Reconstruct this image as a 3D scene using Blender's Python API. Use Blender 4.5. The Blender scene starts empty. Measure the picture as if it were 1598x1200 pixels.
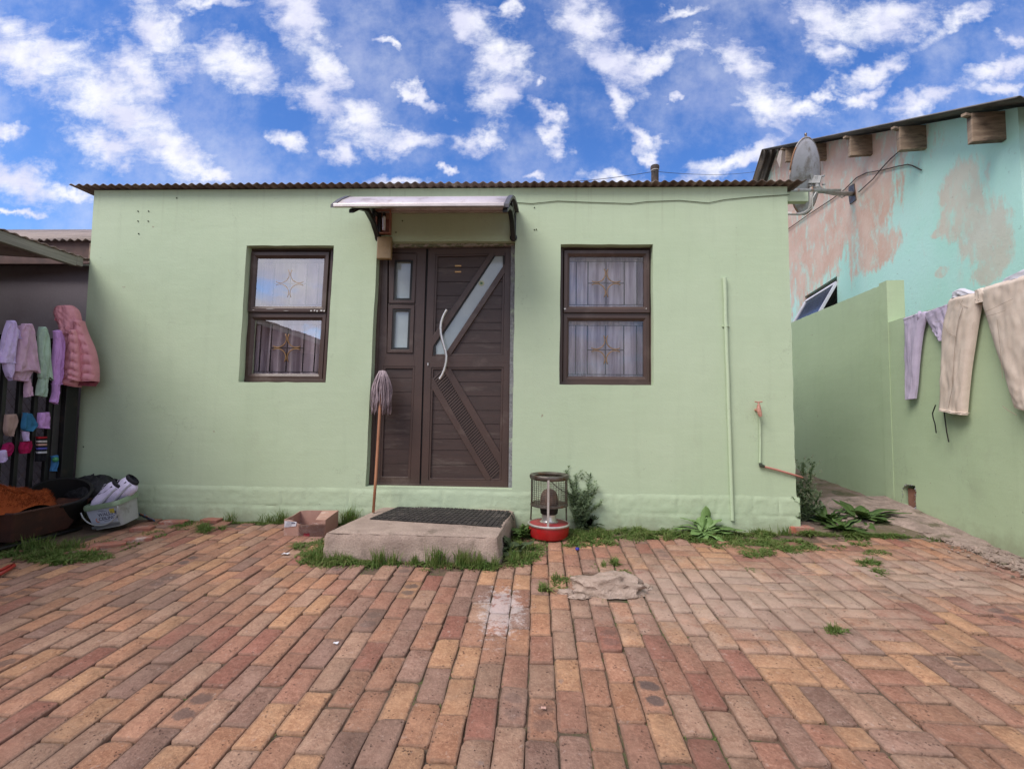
import bpy, bmesh, math, random
from math import sin, cos, pi, radians, sqrt, atan2
from mathutils import Vector as V, Matrix, noise
from mathutils.geometry import tessellate_polygon
random.seed(7)
S = bpy.context.scene
COL = S.collection
# ------------------------------------------------------------------ camera
FPX = 720.0; PIT, YAW, ROLL = radians(3.33), radians(2.16), radians(.73)
CAM = V((0, -4.05, 1.01))
fw = V((-sin(YAW)*cos(PIT), cos(YAW)*cos(PIT), sin(PIT)))
rt0 = V((cos(YAW), sin(YAW), 0)); up0 = rt0.cross(fw)
rt = cos(ROLL)*rt0 + sin(ROLL)*up0; up = -sin(ROLL)*rt0 + cos(ROLL)*up0
cd = bpy.data.cameras.new('camera'); cam = bpy.data.objects.new('camera', cd); COL.objects.link(cam)
cam.matrix_world = Matrix(((rt.x, up.x, -fw.x, CAM.x), (rt.y, up.y, -fw.y, CAM.y), (rt.z, up.z, -fw.z, CAM.z), (0, 0, 0, 1)))
cd.sensor_fit = 'HORIZONTAL'; cd.sensor_width = 36; cd.lens = FPX/1598*36; cd.clip_end = 500; cd.clip_start = .05
S.camera = cam
S.render.engine = 'CYCLES'
S.render.resolution_x = 1024; S.render.resolution_y = 768
S.view_settings.view_transform = 'Standard'; S.view_settings.look = 'None'; S.view_settings.exposure = .22; S.view_settings.gamma = 1
def ray(a, b): return (a-799)*rt - (b-600)*up + FPX*fw
def P(a, b, Y=0.0):                       # point of the vertical plane y = Y
    d = ray(a, b); return CAM + d*((Y-CAM.y)/d.y)
def PL(a, b, o, n):
    d = ray(a, b); return CAM + d*((V(o)-CAM).dot(n)/d.dot(n))
G0, GS = .02, .055
def gz(x, y): return G0 + GS*y
GN = V((0, -GS, 1)).normalized()
def G(a, b, h=0): return PL(a, b, (0, 0, G0+h), GN)
# ------------------------------------------------------------------ light
SUN_EL, SUN_AZ = radians(50), radians(226)      # azimuth of the sun, clockwise from +y
sd = bpy.data.lights.new('sun', 'SUN'); sd.energy = 3.2; sd.angle = radians(33); sd.color = (1, .95, .89)
so = bpy.data.objects.new('sun', sd); COL.objects.link(so)
sv = V((sin(SUN_AZ)*cos(SUN_EL), cos(SUN_AZ)*cos(SUN_EL), sin(SUN_EL)))
so.rotation_euler = sv.to_track_quat('Z', 'Y').to_euler(); so.location = (0, -6, 12)
W = bpy.data.worlds.new('World'); S.world = W; W.use_nodes = True
class NT:
    def __init__(s, t): s.t = t
    def n(s, typ, **k):
        nd = s.t.nodes.new(typ)
        for a, v in k.items(): setattr(nd, a, v)
        return nd
    def l(s, a, b): s.t.links.new(a, b)
    def put(s, sock, v):
        if hasattr(v, 'is_output') or isinstance(v, bpy.types.NodeSocket): s.l(v, sock)
        else: sock.default_value = v
    def m(s, op, a, b=None, c=None, clamp=False):
        nd = s.n('ShaderNodeMath', operation=op); nd.use_clamp = clamp
        s.put(nd.inputs[0], a)
        if b is not None: s.put(nd.inputs[1], b)
        if c is not None: s.put(nd.inputs[2], c)
        return nd.outputs[0]
    def vm(s, op, a, b=None, out=0):
        nd = s.n('ShaderNodeVectorMath', operation=op); s.put(nd.inputs[0], a)
        if b is not None: s.put(nd.inputs[1], b)
        return nd.outputs[out]
    def ss(s, x, a, b, lo=0., hi=1.):
        nd = s.n('ShaderNodeMapRange', interpolation_type='SMOOTHSTEP'); s.put(nd.inputs[0], x)
        nd.inputs[1].default_value = a; nd.inputs[2].default_value = b; nd.inputs[3].default_value = lo; nd.inputs[4].default_value = hi
        return nd.outputs[0]
    def noise(s, vec, sc, det=4, rough=.55, dist=0, out=0):
        nd = s.n('ShaderNodeTexNoise'); s.put(nd.inputs['Vector'], vec); nd.inputs['Scale'].default_value = sc
        nd.inputs['Detail'].default_value = det; nd.inputs['Roughness'].default_value = rough; nd.inputs['Distortion'].default_value = dist
        return nd.outputs[out]
    def mix(s, f, a, b, bt='MIX'):
        nd = s.n('ShaderNodeMix', data_type='RGBA', blend_type=bt); nd.clamp_factor = True
        s.put(nd.inputs[0], f)
        for i, v in ((6, a), (7, b)):
            if isinstance(v, tuple) and len(v) == 3: v = v+(1,)
            s.put(nd.inputs[i], v)
        return nd.outputs[2]
    def scalev(s, vec, sc):
        nd = s.n('ShaderNodeMapping'); s.l(vec, nd.inputs[0]); nd.inputs['Scale'].default_value = sc; return nd.outputs[0]
def build_world():
    t = W.node_tree; t.nodes.clear(); q = NT(t)
    out = q.n('ShaderNodeOutputWorld'); bg = q.n('ShaderNodeBackground')
    sky = q.n('ShaderNodeTexSky', sky_type='NISHITA'); sky.sun_disc = False; sky.sun_elevation = SUN_EL; sky.sun_rotation = SUN_AZ
    sky.air_density = 1.0; sky.dust_density = .4; sky.ozone_density = 3.0
    hs = q.n('ShaderNodeHueSaturation'); hs.inputs['Saturation'].default_value = 1.26; hs.inputs['Hue'].default_value = .513; hs.inputs['Value'].default_value = 1.8
    q.l(sky.outputs[0], hs.inputs['Color'])
    tc = q.n('ShaderNodeTexCoord'); D = tc.outputs['Generated']
    sp = q.n('ShaderNodeSeparateXYZ'); q.l(D, sp.inputs[0]); x, y, z = sp.outputs
    ya = q.m('MAXIMUM', q.m('ABSOLUTE', y), .12)
    cb = q.n('ShaderNodeCombineXYZ'); q.l(q.m('DIVIDE', x, ya), cb.inputs[0]); q.l(q.m('DIVIDE', z, ya), cb.inputs[1])
    p0 = cb.outputs[0]
    zc = q.m('ADD', q.m('MAXIMUM', z, 0), .16)
    cc = q.n('ShaderNodeCombineXYZ'); q.l(q.m('DIVIDE', x, zc), cc.inputs[0]); q.l(q.m('DIVIDE', y, zc), cc.inputs[1])
    cp = cc.outputs[0]
    # ragged warp of the cloud outlines
    w1 = q.noise(p0, 5.5, 5, .6, out=1); w2 = q.noise(p0, 22, 4, .6, out=1)
    def warp(v, w, a): return q.vm('ADD', v, q.vm('MULTIPLY', q.vm('SUBTRACT', w, (.5, .5, .5)), (a, a, 0)))
    p = warp(warp(p0, w1, .17), w2, .04)
    blobs = [(50,95,125,52,25),(190,165,135,55,38),(285,225,85,45,50),(335,265,45,20,20),(245,50,75,40,55),(160,220,60,34,25),(362,100,66,36,22),(215,110,60,40,40),
        (30,285,85,34,18),(110,300,45,16,15),(8,205,30,16,5),(20,335,60,8,5),(465,30,58,45,60),(505,100,62,34,50),(500,160,58,34,50),(565,185,85,34,25),(645,215,48,20,8),
        (447,230,28,18,30),(530,230,18,30,60),(605,62,18,9,20),(655,140,44,12,35),(325,12,60,16,5),(730,40,45,35,50),(775,95,52,48,60),(785,155,30,42,90),(752,212,40,17,-10),
        (795,10,16,26,20),(860,190,24,14,40),(858,220,32,18,60),(620,277,50,13,5),(838,142,12,12,0),(905,25,52,42,50),(955,85,64,36,40),(1015,95,50,20,-5),(1080,65,40,24,-30),
        (965,160,36,24,70),(1010,205,36,16,40),(1030,235,18,16,40),(965,268,60,14,0),(1060,12,48,12,-15),(1160,95,42,42,40),(1190,150,62,40,30),(1250,180,60,18,20),(1295,160,26,14,-40),
        (1063,150,16,10,-20),(1290,25,70,32,20),(1380,30,80,30,-5),(1300,75,34,26,50),(1370,110,52,20,-35),(1445,160,72,24,-15),(1500,30,70,20,-25),(1560,110,62,22,-20),(1560,140,50,14,-20),
        (1130,255,70,20,-25),(1185,225,45,20,-35),(1590,60,30,16,0),(1350,150,50,16,-30),(830,262,30,10,0),(700,260,14,8,0)]
    def pl(a, b):
        d = ray(a, b); return (d.x/d.y, d.z/d.y)
    dm = None
    for (a, b, r1, r2, an) in blobs:
        c = pl(a, b); e = pl(a+cos(radians(an)), b+sin(radians(an)))
        th = atan2(e[1]-c[1], e[0]-c[0]); k = sqrt((e[1]-c[1])**2+(e[0]-c[0])**2)
        mp = q.n('ShaderNodeMapping', vector_type='TEXTURE'); q.l(p, mp.inputs[0])
        mp.inputs['Location'].default_value = (c[0], c[1], 0); mp.inputs['Rotation'].default_value = (0, 0, th)
        mp.inputs['Scale'].default_value = (r1*k*1.0, r2*k*.86, 1)
        ln = q.vm('LENGTH', mp.outputs[0], out=1)
        dm = ln if dm is None else q.m('SMOOTH_MIN', dm, ln, .35)
    ps = q.n('ShaderNodeMapping'); q.l(p0, ps.inputs[0]); ps.inputs['Rotation'].default_value = (0, 0, .6); ps.inputs['Scale'].default_value = (.8, 1.9, 1); ps = ps.outputs[0]; fb = q.noise(ps, 12, 9, .66, .4); fb2 = q.noise(p0, 46, 6, .7, .5)
    da = q.m('ADD', q.m('SUBTRACT', 1.0, dm), q.m('MULTIPLY', q.m('SUBTRACT', fb, .5), 2.0))
    da = q.m('ADD', da, q.m('MULTIPLY', q.m('SUBTRACT', fb2, .5), .8))
    ca = q.ss(da, -.45, 1.0)
    gn = q.noise(cp, 2.2, 8, .6, .3)
    cb_ = q.ss(gn, .27, .56)
    mask = q.m('MULTIPLY', q.ss(y, .36, .5), q.ss(z, .0, .02))
    cl = q.m('ADD', q.m('MULTIPLY', ca, mask), q.m('MULTIPLY', cb_, q.m('SUBTRACT', 1, mask)))
    cl = q.m('MULTIPLY', cl, q.ss(z, -.05, .03))
    # thin veil
    veil = q.m('MULTIPLY', q.ss(q.noise(p0, 3.2, 7, .65), .40, .72), .42)
    cl = q.m('MAXIMUM', cl, veil)
    shade = q.ss(q.noise(p0, 8, 6, .6), .35, .65)
    cc_ = q.mix(shade, (6.9, 7.0, 8.6), (9.0, 9.0, 9.6))
    col = q.mix(q.m('MULTIPLY', cl, .96), hs.outputs[0], cc_)
    # level lies just below the horizon: hazy ground colour
    q.l(col, bg.inputs[0]); bg.inputs[1].default_value = .1
    q.l(bg.outputs[0], out.inputs[0])
build_world()
# ------------------------------------------------------------------ helpers
ORG = {}
def link(o): COL.objects.link(o); return o
def tag(o, label, cat, group=None, kind=None):
    if label: o['label'] = label
    if cat: o['category'] = cat
    if group: o['group'] = group
    if kind: o['kind'] = kind
    return o
def thing(name, label, cat, loc=(0, 0, 0), group=None):
    o = link(bpy.data.objects.new(name, None)); o.location = loc; o.empty_display_size = .1
    ORG[o] = V(loc); return tag(o, label, cat, group)
class MB:
    def __init__(s): s.v = []; s.f = []; s.uv = {}; s.att = {}
    def add(s, vs, fs):
        k = len(s.v); s.v += [V(p) for p in vs]; s.f += [tuple(i+k for i in f) for f in fs]; return k
    def hexa(s, p):           # 8 points: bottom 4 (ccw), top 4
        s.add(p, [(3,2,1,0),(4,5,6,7),(0,1,5,4),(1,2,6,5),(2,3,7,6),(3,0,4,7)])
    def box(s, a, b, M=None):
        x0,y0,z0 = a; x1,y1,z1 = b
        p = [V(q) for q in ((x0,y0,z0),(x1,y0,z0),(x1,y1,z0),(x0,y1,z0),(x0,y0,z1),(x1,y0,z1),(x1,y1,z1),(x0,y1,z1))]
        if M: p = [M @ q for q in p]
        s.hexa(p)
    def prism(s, front, off):  # polygon outline + offset vector
        n = len(front); off = V(off); front = [V(p) for p in front]; k = s.add(front+[p+off for p in front], [])
        tri = tessellate_polygon([front])
        s.f += [tuple(k+i for i in t) for t in tri]+[tuple(k+n+i for i in reversed(t)) for t in tri]
        s.f += [(k+i, k+(i+1)%n, k+n+(i+1)%n, k+n+i) for i in range(n)]
    def tube(s, pts, r, n=8, cap=True):
        pts = [V(p) for p in pts]; m = len(pts)
        rr = r if isinstance(r, (list, tuple)) else [r]*m
        vs = []; prev = None
        for i, p in enumerate(pts):
            t = (pts[min(i+1, m-1)]-pts[max(i-1, 0)])
            t = t.normalized() if t.length > 1e-9 else V((0, 0, 1))
            if prev is None:
                a = t.cross(V((0, 0, 1)));  a = a if a.length > .05 else t.cross(V((1, 0, 0)))
                a.normalize()
            else:
                a = prev - t*prev.dot(t)
                if a.length < 1e-6: a = t.orthogonal()
                a.normalize()
            prev = a; b = t.cross(a)
            vs += [p+(a*cos(2*pi*j/n)+b*sin(2*pi*j/n))*rr[i] for j in range(n)]
        fs = [(i*n+j, i*n+(j+1)%n, (i+1)*n+(j+1)%n, (i+1)*n+j) for i in range(m-1) for j in range(n)]
        if cap: fs += [tuple(reversed(range(n))), tuple(range((m-1)*n, m*n))]
        s.add(vs, fs)
    def lathe(s, prof, c, n=32, M=None, close=False):
        c = V(c); vs = []
        for r, z in prof:
            for j in range(n):
                q = V((r*cos(2*pi*j/n), r*sin(2*pi*j/n), z)); vs.append(c+(M @ q if M else q))
        m = len(prof)
        fs = [(i*n+j, i*n+(j+1)%n, (i+1)*n+(j+1)%n, (i+1)*n+j) for i in range(m-1) for j in range(n)]
        s.add(vs, fs)
    def grid(s, pts, nu, nv, closed=False):   # pts row-major nv rows of nu
        fs = [(j*nu+i, j*nu+(i+1)%nu, (j+1)*nu+(i+1)%nu, (j+1)*nu+i) for j in range(nv-1) for i in range(nu if closed else nu-1)]
        return s.add(pts, fs)
    def build(s, name, mat, parent=None, smooth=False, bev=0, sub=0, solid=0, fix=True):
        o_ = ORG.get(parent, V((0, 0, 0)))
        me = bpy.data.meshes.new(name); me.from_pydata([tuple(p-o_) for p in s.v], [], s.f); me.update()
        if fix:
            b = bmesh.new(); b.from_mesh(me); bmesh.ops.recalc_face_normals(b, faces=b.faces); b.to_mesh(me); b.free()
        if smooth is True: me.shade_smooth()
        elif smooth: me.shade_smooth(); me.set_sharp_from_angle(angle=radians(smooth))
        ob = link(bpy.data.objects.new(name, me)); ORG[ob] = o_
        if parent: ob.parent = parent
        for m_ in (mat if isinstance(mat, list) else [mat]): me.materials.append(m_)
        if bev:
            md = ob.modifiers.new('bevel', 'BEVEL'); md.width = bev; md.segments = 2; md.limit_method = 'ANGLE'; md.angle_limit = radians(40); md.harden_normals = False
        if solid:
            md = ob.modifiers.new('solid', 'SOLIDIFY'); md.thickness = solid; md.offset = 0
        if sub:
            md = ob.modifiers.new('sub', 'SUBSURF'); md.levels = sub; md.render_levels = sub
        return ob
def bar(mb, p, q, w, h, upv=V((0, 0, 1))):     # rectangular bar between two points
    p, q = V(p), V(q); t = (q-p).normalized(); a = t.cross(upv).normalized(); b = a.cross(t)
    f = [p+a*sx*w/2+b*sz*h/2 for sx, sz in ((-1,-1),(1,-1),(1,1),(-1,1))]
    mb.hexa([*f, *[x+(q-p) for x in f]])
# ------------------------------------------------------------------ materials
def M(name, col, rough=.8, metal=0, col2=None, vs=5, vlo=.35, vhi=.65, bump=.25, bs=60, bd=.004, fine=.12, spec=.5, dirt=None, dirtscale=2, trans=0, stretch=None):
    m = bpy.data.materials.new(name); m.use_nodes = True; t = m.node_tree; q = NT(t)
    b = t.nodes['Principled BSDF']; pos = q.n('ShaderNodeNewGeometry').outputs['Position']
    if stretch: pos = q.scalev(pos, stretch)
    if col2 is None: col2 = tuple(c*.78 for c in col)
    c = q.mix(q.ss(q.noise(pos, vs, 5, .6), vlo, vhi), col, col2)
    if fine: c = q.mix(q.m('MULTIPLY', q.ss(q.noise(pos, bs*1.7, 4, .65), .3, .7), fine*2), c, tuple(k*.55 for k in col))
    if dirt: c = q.mix(q.ss(q.noise(pos, dirtscale, 7, .68), .52, .68), c, dirt)
    q.l(c, b.inputs['Base Color']); b.inputs['Roughness'].default_value = rough; b.inputs['Metallic'].default_value = metal
    b.inputs['Specular IOR Level'].default_value = spec
    if bump:
        bn = q.n('ShaderNodeBump'); bn.inputs['Strength'].default_value = bump; bn.inputs['Distance'].default_value = bd
        q.l(q.noise(pos, bs, 6, .65), bn.inputs['Height']); q.l(bn.outputs[0], b.inputs['Normal'])
    return m
def wallmat(name, c1, c2, chip=None, rough_low=True, stain=None):
    m = bpy.data.materials.new(name); m.use_nodes = True; t = m.node_tree; q = NT(t); b = t.nodes['Principled BSDF']
    pos = q.n('ShaderNodeNewGeometry').outputs['Position']
    c = q.mix(q.ss(q.noise(pos, 1.1, 5, .6), .3, .7), c1, c2)
    st = q.scalev(pos, (9, 9, .8))                                    # faint vertical runs
    c = q.mix(q.m('MULTIPLY', q.ss(q.noise(st, 1, 6, .65), .5, .75), .22), c, tuple(k*.72 for k in c1))
    br = q.scalev(pos, (2.5, 2.5, 26))
    c = q.mix(q.m('MULTIPLY', q.ss(q.noise(br, 1, 5, .6), .45, .7), .10), c, tuple(min(1, k*1.25) for k in c1))
    sp = q.n('ShaderNodeSeparateXYZ'); q.l(pos, sp.inputs[0])
    # splash dirt near the ground, small pits
    low = q.ss(q.m('ADD', sp.outputs[2], q.m('MULTIPLY', q.noise(pos, 5, 6, .7), .45)), .18, .42, 1, 0)
    c = q.mix(q.m('MULTIPLY', low, .55), c, (.20, .19, .12))
    pit = q.ss(q.noise(pos, 38, 3, .6), .70, .74)
    c = q.mix(q.m('MULTIPLY', pit, .45), c, (.16, .16, .11))
    pit2 = q.ss(q.noise(pos, 13, 2, .5), .765, .775)
    c = q.mix(q.m('MULTIPLY', pit2, .7), c, chip or (.25, .2, .15))
    vz = q.n('ShaderNodeTexVoronoi', feature='DISTANCE_TO_EDGE'); q.l(q.vm('ADD', pos, q.vm('MULTIPLY', q.noise(pos, 4, 5, .7, out=1), (.5, .5, .5))), vz.inputs['Vector']); vz.inputs['Scale'].default_value = .9
    crk = q.m('MULTIPLY', q.ss(vz.outputs['Distance'], .0, .0035, 1, 0), q.ss(q.noise(pos, 1.7, 3, .5), .52, .60))
    c = q.mix(q.m('MULTIPLY', crk, .45), c, (.20, .22, .15))
    drip = q.m('MULTIPLY', q.ss(q.noise(q.scalev(pos, (16, 16, .35)), 1, 5, .6), .54, .70), q.ss(sp.outputs[2], 2.45, 3.0))
    c = q.mix(q.m('MULTIPLY', drip, .3), c, (.26, .27, .18))
    smg = q.ss(q.noise(pos, 2.3, 8, .72), .58, .70)
    c = q.mix(q.m('MULTIPLY', smg, .16), c, (.30, .30, .22))
    q.l(c, b.inputs['Base Color']); b.inputs['Roughness'].default_value = .62; b.inputs['Specular IOR Level'].default_value = .35
    h = q.m('ADD', q.m('MULTIPLY', q.noise(pos, 2.6, 5, .55), 1.0), q.m('MULTIPLY', q.noise(pos, 55, 6, .7), .22))
    h = q.m('ADD', h, q.m('MULTIPLY', q.noise(br, 1, 5, .6), .07))
    h = q.m('SUBTRACT', h, q.m('MULTIPLY', pit, .15))
    bn = q.n('ShaderNodeBump'); bn.inputs['Strength'].default_value = .55; bn.inputs['Distance'].default_value = .012
    q.l(h, bn.inputs['Height']); q.l(bn.outputs[0], b.inputs['Normal'])
    return m
GREEN = wallmat('green_paint', (.435, .518, .36), (.405, .493, .332))
GREEN2 = wallmat('green_paint_boundary', (.415, .505, .325), (.385, .475, .295))
def plinthmat():
    m = GREEN.copy(); m.name = 'green_paint_rough'; t = m.node_tree; q = NT(t)
    for nd in t.nodes:
        if nd.type == 'BUMP': nd.inputs['Strength'].default_value = .8; nd.inputs['Distance'].default_value = .012
    return m
PLINTH = plinthmat()
BROWN = M('brown_frame', (.068, .038, .030), .42, col2=(.054, .031, .025), vs=3, bump=.08, bs=140, fine=.08, dirt=(.10, .070, .058), dirtscale=2.3)
BROWNP = M('brown_panel', (.055, .031, .026), .5, col2=(.044, .026, .022), vs=4, bump=.12, bs=60, fine=.12, dirt=(.085, .06, .05), dirtscale=3, stretch=(1, 1, 6))
RUBBER = M('black_seal', (.008, .008, .009), .6, bump=0, fine=0)
CEMENT = M('grey_cement', (.30, .30, .31), .95, col2=(.19, .19, .20), vs=30, bump=.9, bs=70, bd=.01, dirt=(.40, .46, .33), dirtscale=6)
FLAKE = M('flaking_plaster', (.16, .17, .11), .95, col2=(.36, .31, .27), vs=22, vlo=.45, vhi=.55, bump=.9, bs=60, bd=.01, stretch=(1, 1, 2))
CONCRETE = M('step_concrete', (.41, .31, .255), .95, col2=(.31, .23, .19), vs=6, bump=.9, bs=70, bd=.008, dirt=(.17, .13, .10), dirtscale=5, fine=.3)
ROOFM = M('weathered_roof_sheet', (.19, .135, .11), .8, col2=(.10, .07, .06), vs=9, bump=.3, bs=80, dirt=(.30, .25, .21), dirtscale=5)
ROOFG = M('grey_roof_sheet', (.31, .245, .215), .75, col2=(.26, .205, .185), vs=3, bump=.2, bs=60, dirt=(.16, .12, .11), dirtscale=3)
ROOFT = M('dark_roof_sheet', (.13, .12, .115), .7, col2=(.09, .08, .075), vs=4, bump=.2, bs=60, dirt=(.18, .14, .11), dirtscale=3)
BLACK = M('black_plastic', (.012, .012, .013), .38, bump=.1, bs=60)
BLACKM = M('black_metal', (.010, .010, .011), .5, bump=.15, bs=90, dirt=(.03, .02, .016), dirtscale=6)
CHROME = M('brushed_chrome', (.70, .66, .63), .3, .75, col2=(.6, .57, .54), vs=30, bump=.03, bs=120)
STEELD = M('tarnished_steel', (.20, .175, .155), .45, .8, col2=(.10, .08, .07), vs=12, bump=.2, bs=60, dirt=(.16, .08, .045), dirtscale=10)
BRASS = M('brass', (.34, .19, .075), .5, .2, bump=.05)
WOOD = M('old_timber', (.32, .235, .17), .85, col2=(.20, .14, .10), vs=7, bump=.6, bs=30, stretch=(1, 1, 5), dirt=(.10, .075, .055), dirtscale=4)
WOODG = M('grey_timber', (.30, .29, .25), .85, col2=(.19, .18, .155), vs=8, bump=.5, bs=26, stretch=(1, .2, 3))
HANDLEW = M('broom_wood', (.42, .185, .095), .55, col2=(.32, .13, .065), vs=25, bump=.1, stretch=(1, 1, .15))
def glassmat(name, tint, k, ior=1.5, rough=.015):
    m = bpy.data.materials.new(name); m.use_nodes = True; t = m.node_tree; q = NT(t); t.nodes.remove(t.nodes['Principled BSDF'])
    o = t.nodes['Material Output']; tr = q.n('ShaderNodeBsdfTransparent'); tr.inputs[0].default_value = (*tint, 1)
    gl = q.n('ShaderNodeBsdfGlossy'); gl.inputs['Roughness'].default_value = rough; gl.inputs[0].default_value = (1, .97, .95, 1)
    bn = q.n('ShaderNodeBump'); bn.inputs['Strength'].default_value = .12; bn.inputs['Distance'].default_value = .004
    q.l(q.noise(q.n('ShaderNodeNewGeometry').outputs['Position'], 4, 3, .5), bn.inputs['Height']); q.l(bn.outputs[0], gl.inputs['Normal'])
    fr = q.n('ShaderNodeFresnel'); fr.inputs[0].default_value = ior
    mx = q.n('ShaderNodeMixShader'); q.l(q.m('ADD', fr.outputs[0], k, clamp=True), mx.inputs[0]); q.l(tr.outputs[0], mx.inputs[1]); q.l(gl.outputs[0], mx.inputs[2]); q.l(mx.outputs[0], o.inputs[0])
    return m
GLASSL = glassmat('window_glass_reflective', (.88, .85, .88), .36)
GLASSR = glassmat('window_glass', (.97, .95, .97), .04)
FROST = M('frosted_glass', (.27, .32, .33), .10, col2=(.33, .38, .38), vs=3, bump=.04, bs=8, spec=1, fine=0)
def cloth(name, col, col2=None, bs=220, bump=.25, **k): return M(name, col, .92, col2=col2 or tuple(c*.82 for c in col), vs=9, bump=bump, bs=bs, bd=.003, spec=.2, **k)
CURT = M('curtain_voile_fold_shade', (.95,.92,.95), .9, col2=(.50,.44,.50), vs=1, vlo=.38, vhi=.64, stretch=(17,17,1.3), bump=1., bs=9, bd=.004, fine=.0)  # pale and dark stripes put fold highlights and shade into the colour
CURTP = M('curtain_voile_pink_fold_shade', (.92,.84,.87), .9, col2=(.50,.43,.46), vs=1, vlo=.38, vhi=.64, stretch=(13,13,1.), bump=1., bs=9, bd=.004, fine=0)  # pinker voile, its fold shading likewise painted as upright stripes
LEAF = M('leaf_green', (.13, .22, .055), .6, col2=(.09, .165, .04), vs=14, bump=.2, bs=40, fine=.1)
LEAFD = M('leaf_dusky', (.075, .115, .050), .7, col2=(.11, .145, .07), vs=20, bump=.1, fine=.05)
GRASSM = M('grass_blade', (.095, .17, .03), .7, col2=(.16, .215, .055), vs=9, bump=0, fine=0, dirt=(.27,.22,.10), dirtscale=34)
SOIL = M('soil', (.15, .095, .062), 1, col2=(.09, .062, .042), vs=14, bump=1, bs=50, bd=.015, dirt=(.065, .085, .022), dirtscale=5)

def translucent(m, k=.4):
    t = m.node_tree; q = NT(t); b = t.nodes['Principled BSDF']; o = t.nodes['Material Output']; tr = q.n('ShaderNodeBsdfTranslucent')
    src = b.inputs['Base Color'].links[0].from_socket; q.l(src, tr.inputs[0]); mx = q.n('ShaderNodeMixShader'); mx.inputs[0].default_value = k
    q.l(b.outputs[0], mx.inputs[1]); q.l(tr.outputs[0], mx.inputs[2]); q.l(mx.outputs[0], o.inputs[0]); return m
for m_ in (LEAF, LEAFD, GRASSM): translucent(m_)
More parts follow.
